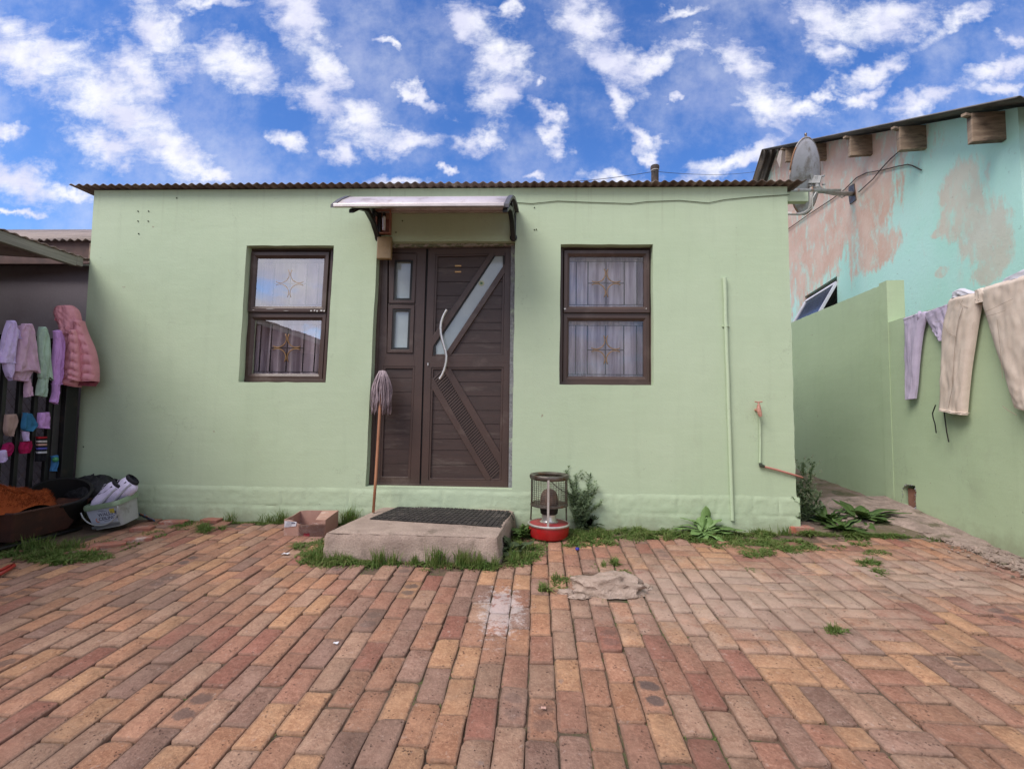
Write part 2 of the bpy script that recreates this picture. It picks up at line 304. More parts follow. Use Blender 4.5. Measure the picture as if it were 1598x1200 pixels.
# ------------------------------------------------------------------ ground
def wallx(y): return 3.55 + .108*(y+.73)          # inner face of the right boundary wall
def build_ground():
    xs = [-60, -30, -15, -9]+[-6+.25*i for i in range(0, 43)]+[7, 12, 30, 60]
    ys = [-60, -30, -12, -7]+[-5+.25*i for i in range(0, 25)]+[2, 4, 8, 20, 60]
    mb = MB(); pts = []
    for y in ys:
        for x in xs:
            yy = max(-6, min(y, 3)); pts.append((x, y, G0+GS*yy-.0115+.003*noise.noise(V((x*3, y*3, 0)))))
    mb.grid(pts, len(xs), len(ys)); o = mb.build('ground', SOIL, smooth=True); o['kind'] = 'structure'
build_ground()
def brickmat():
    m = bpy.data.materials.new('paving_brick'); m.use_nodes = True; t = m.node_tree; q = NT(t); b = t.nodes['Principled BSDF']
    pos = q.n('ShaderNodeNewGeometry').outputs['Position']
    a = q.n('ShaderNodeAttribute', attribute_name='Col').outputs['Color']
    ax = q.n('ShaderNodeAttribute', attribute_name='Aux').outputs['Color']; sp = q.n('ShaderNodeSeparateColor'); q.l(ax, sp.inputs[0]); burn, dust, rnd = sp.outputs
    uv = q.n('ShaderNodeUVMap', uv_map='UV').outputs[0]
    su = q.n('ShaderNodeSeparateXYZ'); q.l(uv, su.inputs[0]); u, v = su.outputs[0], su.outputs[1]
    # per-brick offset of the grain so that no two bricks share it
    of = q.vm('ADD', pos, q.vm('MULTIPLY', ax, (37., 91., 53.)))
    c = q.mix(q.m('MULTIPLY', q.ss(q.noise(of, 13, 6, .7), .32, .68), .75), a, q.mix(1, a, (.62, .52, .50), 'MULTIPLY'))
    c = q.mix(q.m('MULTIPLY', q.ss(q.noise(of, 70, 6, .75), .45, .62), .5), c, q.mix(1, a, (1.35, 1.38, 1.40), 'MULTIPLY'))
    c = q.mix(q.m('MULTIPLY', q.ss(q.noise(of, 150, 4, .7), .52, .68), .35), c, q.mix(1, a, (.5, .44, .42), 'MULTIPLY'))
    # burn marks: two dark ovals on a brick's face
    du = q.m('MULTIPLY', q.m('SUBTRACT', u, .5), 2.3)
    dv = q.m('MULTIPLY', q.m('SUBTRACT', q.m('ABSOLUTE', q.m('SUBTRACT', v, .5)), .2), 6.0)
    r2 = q.m('SQRT', q.m('ADD', q.m('MULTIPLY', du, du), q.m('MULTIPLY', dv, dv)))
    r2 = q.m('ADD', r2, q.m('MULTIPLY', q.m('SUBTRACT', q.noise(of, 18, 6, .65), .5), 2.2))
    c = q.mix(q.m('MULTIPLY', q.m('MULTIPLY', q.ss(r2, .65, 1.15, 1, 0), burn), .8), c, (.075, .06, .06))
    # pale cement smears, worn and dusty area
    c = q.mix(q.m('MULTIPLY', q.ss(q.m('ADD', q.noise(pos, 7, 8, .7), q.m('MULTIPLY', dust, .22)), .55, .70), q.m('ADD', q.m('MULTIPLY', dust, .5), .10)), c, (.42, .31, .245))
    c = q.mix(q.m('MULTIPLY', q.ss(q.noise(pos, 30, 6, .7), .60, .68), .35), c, (.50, .38, .33))
    # broad grime
    c = q.mix(q.m('MULTIPLY', q.ss(q.noise(pos, 1.6, 8, .72), .44, .66), .42), c, (.17, .11, .08))
    c = q.mix(q.ss(q.noise(of, 9, 4, .6), .70, .74), c, q.mix(.5, a, (.16, .13, .13)))
    # dark specks
    vo = q.n('ShaderNodeTexVoronoi'); q.l(of, vo.inputs['Vector']); vo.inputs['Scale'].default_value = 60
    spk = q.m('MULTIPLY', q.ss(vo.outputs['Distance'], .16, .30, 1, 0), q.ss(q.noise(of, 18, 4, .7), .50, .62))
    c = q.mix(q.m('MULTIPLY', spk, .6), c, (.11, .06, .05))
    # grimy rim of every brick
    ed = q.m('MINIMUM', q.m('MINIMUM', u, q.m('SUBTRACT', 1, u)), q.m('MULTIPLY', q.m('MINIMUM', v, q.m('SUBTRACT', 1, v)), 2))
    ed = q.m('ADD', ed, q.m('MULTIPLY', q.m('SUBTRACT', q.noise(of, 40, 4, .6), .5), .12))
    c = q.mix(q.m('MULTIPLY', q.ss(ed, .0, .09, 1, 0), .42), c, (.15, .10, .075))
    # efflorescence spot in front of the step
    dsp = q.vm('LENGTH', q.vm('MULTIPLY', q.vm('SUBTRACT', pos, tuple(G(783, 952))), (5.5, 2.6, 0)), out=1)
    dsp = q.m('ADD', dsp, q.m('MULTIPLY', q.m('SUBTRACT', q.noise(pos, 26, 7, .75), .5), 3.2))
    c = q.mix(q.m('MULTIPLY', q.ss(dsp, .2, .8, 1, 0), .5), c, (.62, .56, .55))
    q.l(c, b.inputs['Base Color']); b.inputs['Roughness'].default_value = .82; b.inputs['Specular IOR Level'].default_value = .3
    h = q.m('ADD', q.noise(of, 45, 7, .7), q.m('MULTIPLY', q.noise(of, 9, 3, .5), 1.2)); h = q.m('SUBTRACT', h, q.m('MULTIPLY', spk, .6))
    bn = q.n('ShaderNodeBump'); bn.inputs['Strength'].default_value = 1.; bn.inputs['Distance'].default_value = .009
    q.l(h, bn.inputs['Height']); q.l(bn.outputs[0], b.inputs['Normal'])
    return m
def build_bricks():
    R = random.Random(3)
    verts = []; faces = []; cols = []; aux = []; uvs = []
    pal = [((.42,.235,.135), 5), ((.35,.185,.12), 6), ((.315,.16,.11), 6), ((.28,.125,.09), 3), ((.25,.15,.115), 2.5), ((.35,.215,.15), 7), ((.385,.20,.12), 4), ((.30,.18,.135), 4)]
    rock = G(945, 915)
    ROT = -.022
    def brick(cx, cy, L, Wd, rot, dust):
        k = len(verts); ca, sa = cos(rot), sin(rot)
        hl, hw = L/2, Wd/2; rr = R.uniform(.006, .015)
        ring = []
        for (sx, sy) in ((1, 1), (-1, 1), (-1, -1), (1, -1)):
            cr = rr if R.random() > .18 else R.uniform(.014, .034)
            a = (sx*hw, sy*(hl-cr)); m_ = (sx*(hw-cr*.3), sy*(hl-cr*.3)); c_ = (sx*(hw-cr), sy*hl)
            ring += [a, m_, c_] if sx*sy > 0 else [c_, m_, a]
            # midpoint along the next side
            nx, ny = {(1, 1): (0, hl), (-1, 1): (-hw, .3*hl), (-1, -1): (0, -hl), (1, -1): (hw, -.2*hl)}[(sx, sy)]
            ring.append((nx, ny))
            if (sx, sy) == (-1, 1): ring.append((-hw, -.35*hl))
            if (sx, sy) == (1, -1): ring.append((hw, .4*hl))
        j = [(R.uniform(-.0026, .0026), R.uniform(-.0026, .0026)) for _ in ring]
        ring = [(x+a, y+b) for (x, y), (a, b) in zip(ring, j)]
        n = len(ring); tx, ty = R.gauss(0, .014), R.gauss(0, .009); dz = R.gauss(0, .0022)-(.005 if R.random() < .06 else 0)
        col = R.choices([p[0] for p in pal], [p[1] for p in pal])[0]; f = R.uniform(.9, 1.1); col = tuple(c*f for c in col)
        if dust > 0: col = tuple(c*(1-.35*dust)+d*.35*dust for c, d in zip(col, (.42, .31, .26)))
        burn = R.uniform(.4, 1.) if R.random() < .06 else 0.; rnd = R.random(); ins = R.uniform(.003, .0055)
        for lev, (s_, z_) in enumerate(((ins, 0), (ins*.35, -.0018), (0, -.0055), (-.0, -.035))):
            for (x, y) in ring:
                x2 = x*(1-s_/hw); y2 = y*(1-s_/hl)
                wx, wy = cx+x2*ca-y2*sa, cy+x2*sa+y2*ca
                und = .006*noise.noise(V((wx*1.6, wy*1.6, 3)))
                verts.append((wx, wy, gz(cx, cy)+GS*(wy-cy)+z_+dz+x2*tx+y2*ty+und))
                uvs.append((x/Wd+.5, y/L+.5)); cols.append((*col, 1)); aux.append((burn, dust, rnd, 1))
        faces.append(tuple(k+i for i in range(n)))
        for r_ in range(3):
            faces.extend((k+r_*n+i, k+(r_+1)*n+i, k+(r_+1)*n+(i+1)%n, k+r_*n+(i+1)%n) for i in range(n))
    W0, L0 = .1095, .222
    def keep(x, y):
        if y > -.06 or y < -4.9: return False
        if x > wallx(y)-.20-.06*noise.noise(V((y*3, 1, 1))): return False
        if -1.5 < x < -.08 and y > -.95: return False
        if x > 2.3 and y < -.03 and x < wallx(y)-.25: return True
        if x > -.15 and y > -.20-.10*noise.noise(V((x*2.2, 4, 0)))-.10*max(0, min(1, (x-.6))): return False
        if (x-rock.x)**2/.19**2+(y-rock.y)**2/.10**2 < 1: return False
        if x < -3.35 and y > -.75+(x+3.35)*.25 + .15*noise.noise(V((x*3, y*3, 9))): return False
        return True
    def dustf(x, y):
        c = G(1150, 930); c2 = G(1420, 900)
        d = max(0, 1-sqrt(((x-c.x)/1.15)**2+((y-c.y)/.75)**2)); d2 = max(0, 1-sqrt(((x-c2.x)/1.1)**2+((y-c2.y)/.6)**2))*.7
        return min(1, max(d, d2)*1.7)
    def put(x, y, L, Wd, rot=0):
        # rotate the lay of the paving a touch
        X = x*cos(ROT)-y*sin(ROT); Y = x*sin(ROT)+y*cos(ROT)
        X += .035*noise.noise(V((X*.45, Y*.45, 0)))+.004*noise.noise(V((X*3, Y*3, 4))); Y += .012*noise.noise(V((X*2.5, Y*.6, 8)))
        if keep(X, Y): brick(X+R.gauss(0, .0012), Y+R.gauss(0, .0015), L-R.uniform(.002, .009), Wd-R.uniform(.001, .0065), ROT+rot+R.gauss(0, .006), dustf(X, Y))
    i = -62
    while i < 46:
        x0 = i*W0
        if x0 > 1.0 and R.random() < .55:       # disordered part at the right: pairs of courses with turned bricks
            y = -5.2+R.uniform(0, L0)
            while y < .1:
                mixed = R.random() < .34 and noise.noise(V((x0*.8, y*.8, 5))) > -.25
                if mixed:
                    put(x0+W0*.5, y+W0*.5, L0, W0, pi/2); put(x0+W0*.5, y+W0*1.5, L0, W0, pi/2); y += 2*W0
                else:
                    put(x0, y+L0/2, L0, W0); put(x0+W0, y+L0/2, L0, W0); y += L0
                if R.random() < .3: put(x0, y+W0*.5, W0, W0); put(x0+W0, y+W0*.5, W0, W0); y += W0
            i += 2; continue
        y = -5.2+(i % 2)*L0*.5+R.uniform(-.035, .035)
        while y < .1: put(x0, y+L0/2, L0, W0); y += L0+R.gauss(0, .0008)
        i += 1
    me = bpy.data.meshes.new('brick_paving'); me.from_pydata(verts, [], faces); me.update()
    uvl = me.uv_layers.new(name='UV'); li = [0]*len(me.loops); me.loops.foreach_get('vertex_index', li)
    uvl.data.foreach_set('uv', [c for k in li for c in uvs[k]])
    for nm, dat in (('Col', cols), ('Aux', aux)):
        a = me.attributes.new(nm, 'FLOAT_COLOR', 'POINT'); a.data.foreach_set('color', [c for q in dat for c in q])
    me.materials.append(brickmat()); o = link(bpy.data.objects.new('brick_paving', me)); o['kind'] = 'structure'
    me.shade_smooth(); me.set_sharp_from_angle(angle=radians(50))
build_bricks()
APRON = M('crumbly_apron', (.42, .31, .26), 1, col2=(.25, .185, .15), vs=11, bump=1, bs=45, bd=.02, dirt=(.12, .10, .06), dirtscale=6, fine=.3)
ALLEY = M('alley_earth', (.13, .105, .055), 1, col2=(.23, .16, .13), vs=5, bump=1, bs=40, bd=.02, dirt=(.05, .06, .02), dirtscale=4)
def build_apron():
    mb = MB(); pts = []; ny, nx = 70, 14                  # strip along the boundary wall
    for j in range(ny):
        y = -3.2+4.2*j/(ny-1)
        for i in range(nx):
            u = i/(nx-1); w = .27+.05*noise.noise(V((y*4, 0, 2)))+(.0 if y < -.2 else (y+.2)*.5)
            x = wallx(y)+.01-w*(1-u)
            z = gz(x, y)-.016+(.028+.06*max(0, min(1, (y+.4))))*min(1, u*3.2)**.7+.018*noise.noise(V((x*9, y*9, 0)))*min(1, u*3)+.02*max(0, y+.3)*u
            pts.append((x, y, z))
    mb.grid(pts, nx, ny); o = mb.build('concrete_apron', APRON, smooth=35); o['kind'] = 'structure'
    mb = MB(); pts = []; ny, nx = 60, 16                  # rising earth of the alley between house and wall
    for j in range(ny):
        y = -.22+5*(j/(ny-1))**1.4
        for i in range(nx):
            u = i/(nx-1); x0 = 2.2 if y > -.02 else 2.34
            x = x0+(wallx(y)+.02-x0)*u
            e = max(0, min(1, (y+.22)/.30))
            z = gz(x, y)-.016+e*(.02+.02*u)+.015*noise.noise(V((x*7, y*7, 0)))*e
            pts.append((x, y, z))
    mb.grid(pts, nx, ny); o = mb.build('alley_path', ALLEY, smooth=35); o['kind'] = 'structure'
    # broken screed slabs at the mouth of the alley
    R = random.Random(5)
    for k, (outl, h) in enumerate([([(1283,800),(1290,784),(1345,780),(1392,793),(1378,805),(1340,806),(1318,812)], .10), ([(1322,815),(1342,808),(1368,812),(1352,824)], .07)]):
        mb = MB(); top = [G(a, b, h*.4) for a, b in outl]; mb.prism(top, (0, 0, -.05))
        o = mb.build('concrete_patch', APRON, bev=.008); o['kind'] = 'structure'
build_apron()
# ------------------------------------------------------------------ the green house
ZT = 3.02; XL, XR = -4.08, 2.285
HOUSE = thing('green_house', 'single-storey pale green plastered house with brown door, two windows and corrugated roof', 'house', (-.9, 0, 0))
WL = [(385,383.5),(521,383.5),(508,597),(372,596)]; WR = [(875,381.5),(1019,381.5),(1020,601),(873,600)]
DR = [(589,377),(804,376.5),(799,765.5),(570,760)]
def densify(pts, n=7, jit=.0, rnd=random.Random(1)):
    out = []
    for i in range(len(pts)):
        a, b = pts[i], pts[(i+1) % len(pts)]
        for k in range(n):
            t = k/n; q = a.lerp(b, t)
            if k: q = q+V((rnd.uniform(-jit, jit), 0, rnd.uniform(-jit, jit)))
            out.append(q)
    return out
def facade():
    mb = MB(); R = random.Random(2)
    outer = [V((XL+.0, 0, ZT)), V((XR-.03, 0, ZT)), V((XR-.025, 0, 2))]
    z = 1.9
    while z > .33: outer.append(V((XR-.02+.007*(2-z)/1.6+R.uniform(-.005, .002), 0, z))); z -= .04
    outer += [V((XR, 0, .30)), V((XL, 0, .30))]
    holes = [densify([P(*p) for p in w], 9, .0025, R) for w in (WL, WR)]
    d = [P(*p) for p in DR]; d[2].z = d[3].z = .335; d[2].x += 0
    hd = densify(d, 14, .003, R)
    for p in hd:
        if p.z < .34: p.z = .3355
    holes.append(hd)
    loops = [outer]+holes
    tri = tessellate_polygon(loops); flat = [p for l in loops for p in l]
    mb.add(flat, [tuple(t) for t in tri])
    for l, dep in ((holes[0], .16), (holes[1], .16), (hd, .16)):
        n = len(l); mb.add(l+[p+V((0, dep, 0)) for p in l], [(i, (i+1) % n, n+(i+1) % n, n+i) for i in range(n)])
    # side and back walls
    xs = outer[1:-1]; n = len(xs)
    mb.add(xs+[V((p.x, 5.2, p.z)) for p in xs], [(i, i+1, n+i+1, n+i) for i in range(n-1)])
    mb.add([(XL,0,-.2),(XL,5.2,-.2),(XL,5.2,ZT),(XL,0,ZT)], [(0,1,2,3)]); mb.add([(XL,5.2,-.2),(XR,5.2,-.2),(XR,5.2,ZT),(XL,5.2,ZT)], [(0,1,2,3)])
    mb.add([(XL,0,ZT-.002),(XR-.03,0,ZT-.002),(XR-.03,5.2,ZT-.002),(XL,5.2,ZT-.002)], [(0,1,2,3)])
    mb.build('wall', GREEN, HOUSE, fix=True)
facade()
def plinth():          # rough footing course of painted blocks, standing a little proud
    mb = MB(); nx, nz = 420, 26; R = random.Random(9); pts = []
    joints = [P(a, 780).x for a in (240, 345, 440, 478, 545, 607, 628, 690, 769, 868, 960, 1058, 1120, 1175, 1215)]
    for j in range(nz):
        v = j/(nz-1)
        for i in range(nx):
            x = XL-.01+(XR+.02-XL)*i/(nx-1)
            top = .318+.010*noise.noise(V((x*2, 0, 0)))+.004*noise.noise(V((x*14, 0, 5)))
            z = -.06+(top+.06)*v
            dep = .006+.003*noise.noise(V((x*6, z*6, 1)))+.0025*noise.noise(V((x*22, z*22, 1)))
            for jx in joints:
                d = abs(x-jx-.012*noise.noise(V((z*14, jx, 0))))
                if d < .012 and z > .15: dep -= .007*(1-d/.012)
            dz = abs(z-.155-.008*noise.noise(V((x*5, 3, 0))))
            if dz < .014: dep -= .006*(1-dz/.014)*(.4+.6*max(0, noise.noise(V((x*2, 8, 0)))+.4))
            if v > .93: dep *= (1-v)/.07
            pts.append((x, -max(.001, dep), z))
    mb.grid(pts, nx, nz)
    for s in (XL-.01, XR+.01): mb.box((min(s, s+.001), -.012, -.06), (max(s, s+.001), 5.2, .31))
    mb.build('plinth', PLINTH, HOUSE, smooth=30)
plinth()
def corr(mb, o, du, dv, width, length, pitch=.076, amp=.009, nv=3, seg=10, jag=None):
    o, du, dv = V(o), V(du).normalized(), V(dv).normalized(); n = du.cross(dv).normalized()
    nu = int(width/pitch*seg)+1; pts = []
    for j in range(nv):
        for i in range(nu):
            s = width*i/(nu-1); e = jag(s) if (jag and j == 0) else 0
            pts.append(o+du*s+dv*(length*j/(nv-1)+e)+n*amp*sin(2*pi*s/pitch))
    mb.grid(pts, nu, nv)
mb = MB(); corr(mb, (XL-.17, -.075, 3.036), (1, 0, 0), (0, 1, .05), XR+.10-XL+.17, 5.5, jag=lambda s: .006*noise.noise(V((s*.9, 0, 0))))
roof = mb.build('roof', ROOFM, HOUSE, smooth=True, solid=.004)
mb = MB(); mb.tube([P(1022, 300, 1.3), P(1022, 262, 1.3)], .043, 16); mb.lathe([(0,.02),(.048,.02),(.052,.0),(.048,-.03)], P(1022, 262, 1.3), 16)
chim = mb.build('chimney', M('sooty_pipe', (.035,.028,.025), .8, col2=(.09,.06,.045), vs=14), roof, smooth=40)
mb = MB(); mb.lathe([(.0445,.012),(.0455,.006),(.0445,0)], P(1022, 267, 1.3), 16); mb.build('pipe_band', M('pale_band', (.6,.58,.55), .6), roof)
# beam end at the right corner under the eave
mb = MB(); mb.box((XR-.03, .03, 2.90), (XR+.17, .09, 2.985)); mb.build('beam_end', GREEN, HOUSE, bev=.003)

def uvmap(quad, y):
    c = [P(a, b, y) for a, b in quad]     # TL TR BR BL
    def f(u, v, dy=0):                    # v downwards
        t = c[0].lerp(c[1], u); bt = c[3].lerp(c[2], u); p = t.lerp(bt, v); return V((p.x, y+dy, p.z))
    return f
def uvbox(mb, f, u0, u1, v0, v1, y0, y1):
    mb.hexa([f(u0,v1,y0), f(u1,v1,y0), f(u1,v1,y1), f(u0,v1,y1), f(u0,v0,y0), f(u1,v0,y0), f(u1,v0,y1), f(u0,v0,y1)])
def uvframe(mb, f, u0, u1, v0, v1, w, h, y0, y1):
    # mitred frame with a sloping inner bead
    o = [(u0,v0),(u1,v0),(u1,v1),(u0,v1)]; i_ = [(u0+w,v0+h),(u1-w,v0+h),(u1-w,v1-h),(u0+w,v1-h)]
    k = [(u0+w*.6,v0+h*.6),(u1-w*.6,v0+h*.6),(u1-w*.6,v1-h*.6),(u0+w*.6,v1-h*.6)]
    b = (y1-y0)*.35
    vs = [f(*p, y1) for p in o]+[f(*p, y0) for p in o]+[f(*p, y0) for p in k]+[f(*p, y0+b) for p in i_]+[f(*p, y1) for p in i_]
    fs = []
    for r in range(4):
        for a in range(4): fs.append((r*4+a, r*4+(a+1) % 4, (r+1)*4+(a+1) % 4, (r+1)*4+a))
    mb.add(vs, fs)
def window(quad, Y, gl, curt, label, mid=.487, seed=0, starfade=False):
    q = [(a, b) for a, b in quad]
    f = uvmap(q, Y); R = random.Random(seed)
    c0 = f(.5, .5)
    wd = (f(1,.5)-f(0,.5)).length; ht = (f(.5,1)-f(.5,0)).length
    mb = MB(); e = .035
    uvframe(mb, f, -.01, 1.01, -.01, 1.005, .05, .036, -.005, .06)
    uvbox(mb, f, .03, .97, mid-.012, mid+.016, .0, .055)
    win = mb.build('window', BROWN, HOUSE, bev=.002); win['label'] = label
    for k, (v0, v1, pr) in enumerate(((.03, mid-.004, -.022), (mid+.008, .985, -.004))):
        mb = MB(); uvframe(mb, f, .032, .968, v0, v1, .060, .044, pr, pr+.05)
        fr = mb.build('sash', BROWN, win, bev=.0015)
        mb = MB(); mb.add([f(.075,v1-.03,pr+.026), f(.925,v1-.03,pr+.026), f(.925,v0+.03,pr+.026), f(.075,v0+.03,pr+.026)], [(0,1,2,3)])
        mb.build('pane', gl, win)
        # burglar bars behind the glass
        mb = MB(); a0, a1, b0, b1 = .09, .91, v0+.075, v1-.06; yb = pr+.036
        for vv in (b0, b1): mb.tube([f(a0-.04, vv, yb), f(a1+.04, vv, yb)], .0035, 6)
        us = [.17, .30, .5, .70, .84] 
        for u in us: mb.tube([f(u, b0, yb), f(u, b1, yb)], 1*.0055 if u != .5 else .005, 6)
        vm_ = (b0+b1)/2; mb.tube([f(.30, vm_, yb), f(.70, vm_, yb)], .0045, 6)
        mb.build('burglar_bars', BLACKM, win)
        mb = MB(); ctr = f(.5, vm_, yb-.006); rs = .088
        for sx in (-1, 1):
            for sz in (-1, 1):
                cc = ctr+V((sx*rs, 0, sz*rs)); pts = []
                for t in range(13):
                    an = (t/12-.5)*radians(150)+(atan2(-sz, -sx)); pts.append(cc+V((cos(an), 0, sin(an)))*rs*.93)
                mb.tube(pts, .0055, 6)
        mb.build('bar_ornament', BRASS, win, smooth=True)
    # curtain
    mb = MB(); nu, nv = 90, 16; pts = []
    for j in range(nv):
        for i in range(nu):
            u = i/(nu-1); v = j/(nv-1)
            y = .098+.026*sin(u*44+2*noise.noise(V((u*4, v*.6, seed))))+.014*noise.noise(V((u*9, v*1.2, seed+3)))
            pts.append(f(.0+u, .01+v*.98, y))
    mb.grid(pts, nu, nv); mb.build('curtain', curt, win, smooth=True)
    # room side: dark box so that no sky shows
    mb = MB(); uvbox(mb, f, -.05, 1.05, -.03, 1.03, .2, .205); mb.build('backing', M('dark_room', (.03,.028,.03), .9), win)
    return win, f
CW = [(x, y) for x, y in WL]
def inset(q, l, t, r, b): return [(q[0][0]+l, q[0][1]+t), (q[1][0]-r, q[1][1]+t), (q[2][0]-r, q[2][1]-b), (q[3][0]+l, q[3][1]-b)]
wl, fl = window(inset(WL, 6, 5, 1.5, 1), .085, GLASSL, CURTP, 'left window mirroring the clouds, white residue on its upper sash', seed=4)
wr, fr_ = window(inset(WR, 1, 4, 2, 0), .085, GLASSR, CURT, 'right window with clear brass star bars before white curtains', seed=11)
WHITEP = M('white_residue', (.75,.73,.70), .8)
def residue(par, f, spots, y):
    R = random.Random(8)
    for (u, v, w, h) in spots:
        mb = MB(); c = f(u, v, y); pts = [c+V((w*cos(a)*R.uniform(.6, 1.1), 0, h*sin(a)*R.uniform(.5, 1.1))) for a in [i*2*pi/9 for i in range(9)]]
        mb.prism(pts, (0, .003, 0)); mb.build('residue', WHITEP, par)
residue(wl, fl, [(.80,.474,.012,.008),(.84,.472,.010,.008),(.87,.476,.008,.009),(.92,.473,.016,.007),(.955,.475,.009,.009),(.5,.476,.03,.0015),(.3,.462,.05,.0015),(.1,.47,.012,.002)], -.0245)
residue(wr, fr_, [(.045,.458,.013,.008),(.93,.455,.006,.004)], -.0245)

# ------------------------------------------------------------------ the door
YD = .085
def dq(x, y): return (560+x/5.715, 360+y/5.715)
def dl(x, y): return (560+x/5.219, 560+y/5.219)
def poly(mb, pts, y0, y1): mb.prism([P(a, b, y0) for a, b in pts], (0, y1-y0, 0))
def strip(mb, a, b, w, y0, y1):     # px strip of width w
    d = V((b[0]-a[0], b[1]-a[1])).normalized(); n = V((-d.y, d.x))*w/2
    poly(mb, [(a[0]+n.x, a[1]+n.y), (b[0]+n.x, b[1]+n.y), (b[0]-n.x, b[1]-n.y), (a[0]-n.x, a[1]-n.y)], y0, y1)
FO = [(590,384),(800,380.5),(796,763.5),(574,757)]      # frame outer
mb = MB()
# surround: cement gap strips left/right, flaking strip above
poly(mb, [(584,392),(593,384),(577.5,758),(568,758)], YD+.01, YD+.05); mb.build('cement_joint', CEMENT, HOUSE); mb = MB(); poly(mb, [(797.5,382),(806,378),(802,768),(793.5,763)], YD+.01-.03, YD+.05)
cem = mb.build('cement_joint', CEMENT, HOUSE)
mb = MB(); poly(mb, [(590,376),(806,374),(803,383),(592,386)], YD-.03, YD+.05); mb.build('flaking_lintel', FLAKE, HOUSE)
mb = MB()
def lframe(mb, o, i_, y0, y1):      # frame between outer and inner px quads
    n = len(o); vs = [P(*p, y1) for p in o]+[P(*p, y0) for p in o]+[P(*p, y0) for p in i_]+[P(*p, y1) for p in i_]
    mb.add(vs, [(r*n+a, r*n+(a+1) % n, (r+1)*n+(a+1) % n, (r+1)*n+a) for r in range(3) for a in range(n)])
lframe(mb, [(590,384),(800,380.5),(796,764),(574,757.5)], [(597,390),(796,386.5),(792.5,759),(581,753.5)], YD, YD+.07)
door = mb.build('door', BROWN, HOUSE, bev=.002); door['label'] = 'brown panelled double door leaf and a half with sidelights'
# side leaf
LQ = [(596,389),(665,388),(654.5,756.5),(580,753.5)]
mb = MB()
w1o = [dq(265,200), dq(520,200), dq(500,650), dq(262,650)]; w2o = [dq(258,660), dq(500,660), dq(484,1095), dq(248,1092)]
p3o = [dl(200,60), dl(458,60), dl(418,978), dl(170,975)]
# leaf = stiles and rails round three openings
poly(mb, [LQ[0], (605,389), w2o[3], p3o[0], p3o[3], (592,755), LQ[3]], YD+.012, YD+.05)
poly(mb, [(650,388), LQ[1], LQ[2], (640,756), p3o[2], p3o[1], w2o[2], w1o[2]], YD+.012, YD+.05)
poly(mb, [(605,389), (650,388), w1o[1], w1o[0]], YD+.012, YD+.05)
poly(mb, [w2o[3], w2o[2], p3o[1], p3o[0]], YD+.012, YD+.05); poly(mb, [w1o[3], w1o[2], w2o[1], w2o[0]], YD+.012, YD+.05)
poly(mb, [p3o[3], p3o[2], (640,756.2), (592,755)], YD+.012, YD+.05)
side = mb.build('side_leaf', BROWN, door, bev=.0015)
def shrink(q, d): return [(q[0][0]+d, q[0][1]+d), (q[1][0]-d, q[1][1]+d), (q[2][0]-d, q[2][1]-d), (q[3][0]+d, q[3][1]-d)]
g1 = [dq(338,281), dq(464,281), dq(450,603), dq(326,603)]; g2 = [dq(321,716), dq(444,716), dq(430,1043), dq(306,1043)]
for w, g in ((w1o, g1), (w2o, g2)):
    mb = MB(); lframe(mb, shrink(w, .6), shrink(g, -3.2), YD+.001, YD+.045); mb.build('sidelight_frame', BROWN, door, bev=.003)
    mb = MB(); lframe(mb, shrink(g, -3.2), shrink(g, 0), YD+.006, YD+.040); mb.build('seal', RUBBER, door)
    mb = MB(); poly(mb, shrink(g, -1), YD+.03, YD+.034); mb.build('sidelight_pane', FROST, door)
mb = MB(); poly(mb, shrink(p3o, -1), YD+.034, YD+.038)
for k, yy in enumerate((155, 268, 380, 495, 612, 735, 852)):
    a, b = dl(203-k*4.5, yy), dl(455-k*5.5, yy); strip(mb, (a[0], a[1]-9.5), (b[0], b[1]-9.5), 18.6, YD+.031, YD+.035)
mb.build('lower_side_panel', BROWNP, door, bev=.0012)
mb = MB(); lframe(mb, shrink(p3o, 0), shrink(p3o, 3.5), YD+.016, YD+.036); mb.build('panel_bead', BROWN, door, bev=.003)
# main leaf
up_ = [dq(685,215), dq(1305,203), dq(1286,1115), dq(655,1120)]; lo_ = [dl(590,70), dl(1178,68), dl(1160,992), dl(565,988)]
MQ = [(668.5,388.5),(796,387),(792.3,759),(657,756.5)]
mb = MB(); lframe(mb, [MQ[0], MQ[1], (794.5,566), (662.5,566)], up_, YD+.004, YD+.05)
lframe(mb, [(662.5,566.02), (794.5,566.02), MQ[2], MQ[3]], lo_, YD+.004, YD+.05)
leaf = mb.build('main_leaf', BROWN, door, bev=.002)
mb = MB(); strip(mb, (666,389), (655.6,757), 3.4, YD+.03, YD+.04); mb.build('leaf_gap', RUBBER, door)
def boards(mb, quad, ys, clip, y0, y1):
    # horizontal boards clipped by a diagonal are simply hidden beneath the raised bands
    for a, b in zip(ys[:-1], ys[1:]):
        l0 = quad[0][0]+(quad[3][0]-quad[0][0])*(a-quad[0][1])/(quad[3][1]-quad[0][1]); l1 = quad[0][0]+(quad[3][0]-quad[0][0])*(b-quad[0][1])/(quad[3][1]-quad[0][1])
        r0 = quad[1][0]+(quad[2][0]-quad[1][0])*(a-quad[1][1])/(quad[2][1]-quad[1][1]); r1 = quad[1][0]+(quad[2][0]-quad[1][0])*(b-quad[1][1])/(quad[2][1]-quad[1][1])
        poly(mb, [(l0, a+.45), (r0, a+.45), (r1, b-.45), (l1, b-.45)], y0, y1)
mb = MB(); poly(mb, shrink(up_, -1), YD+.036, YD+.038); boards(mb, up_, [395.5]+[dq(0, y)[1] for y in (330,458,580,702,820,890,1005,1118)], None, YD+.028, YD+.034)
mb.build('upper_panel', BROWNP, door, bev=.0012)
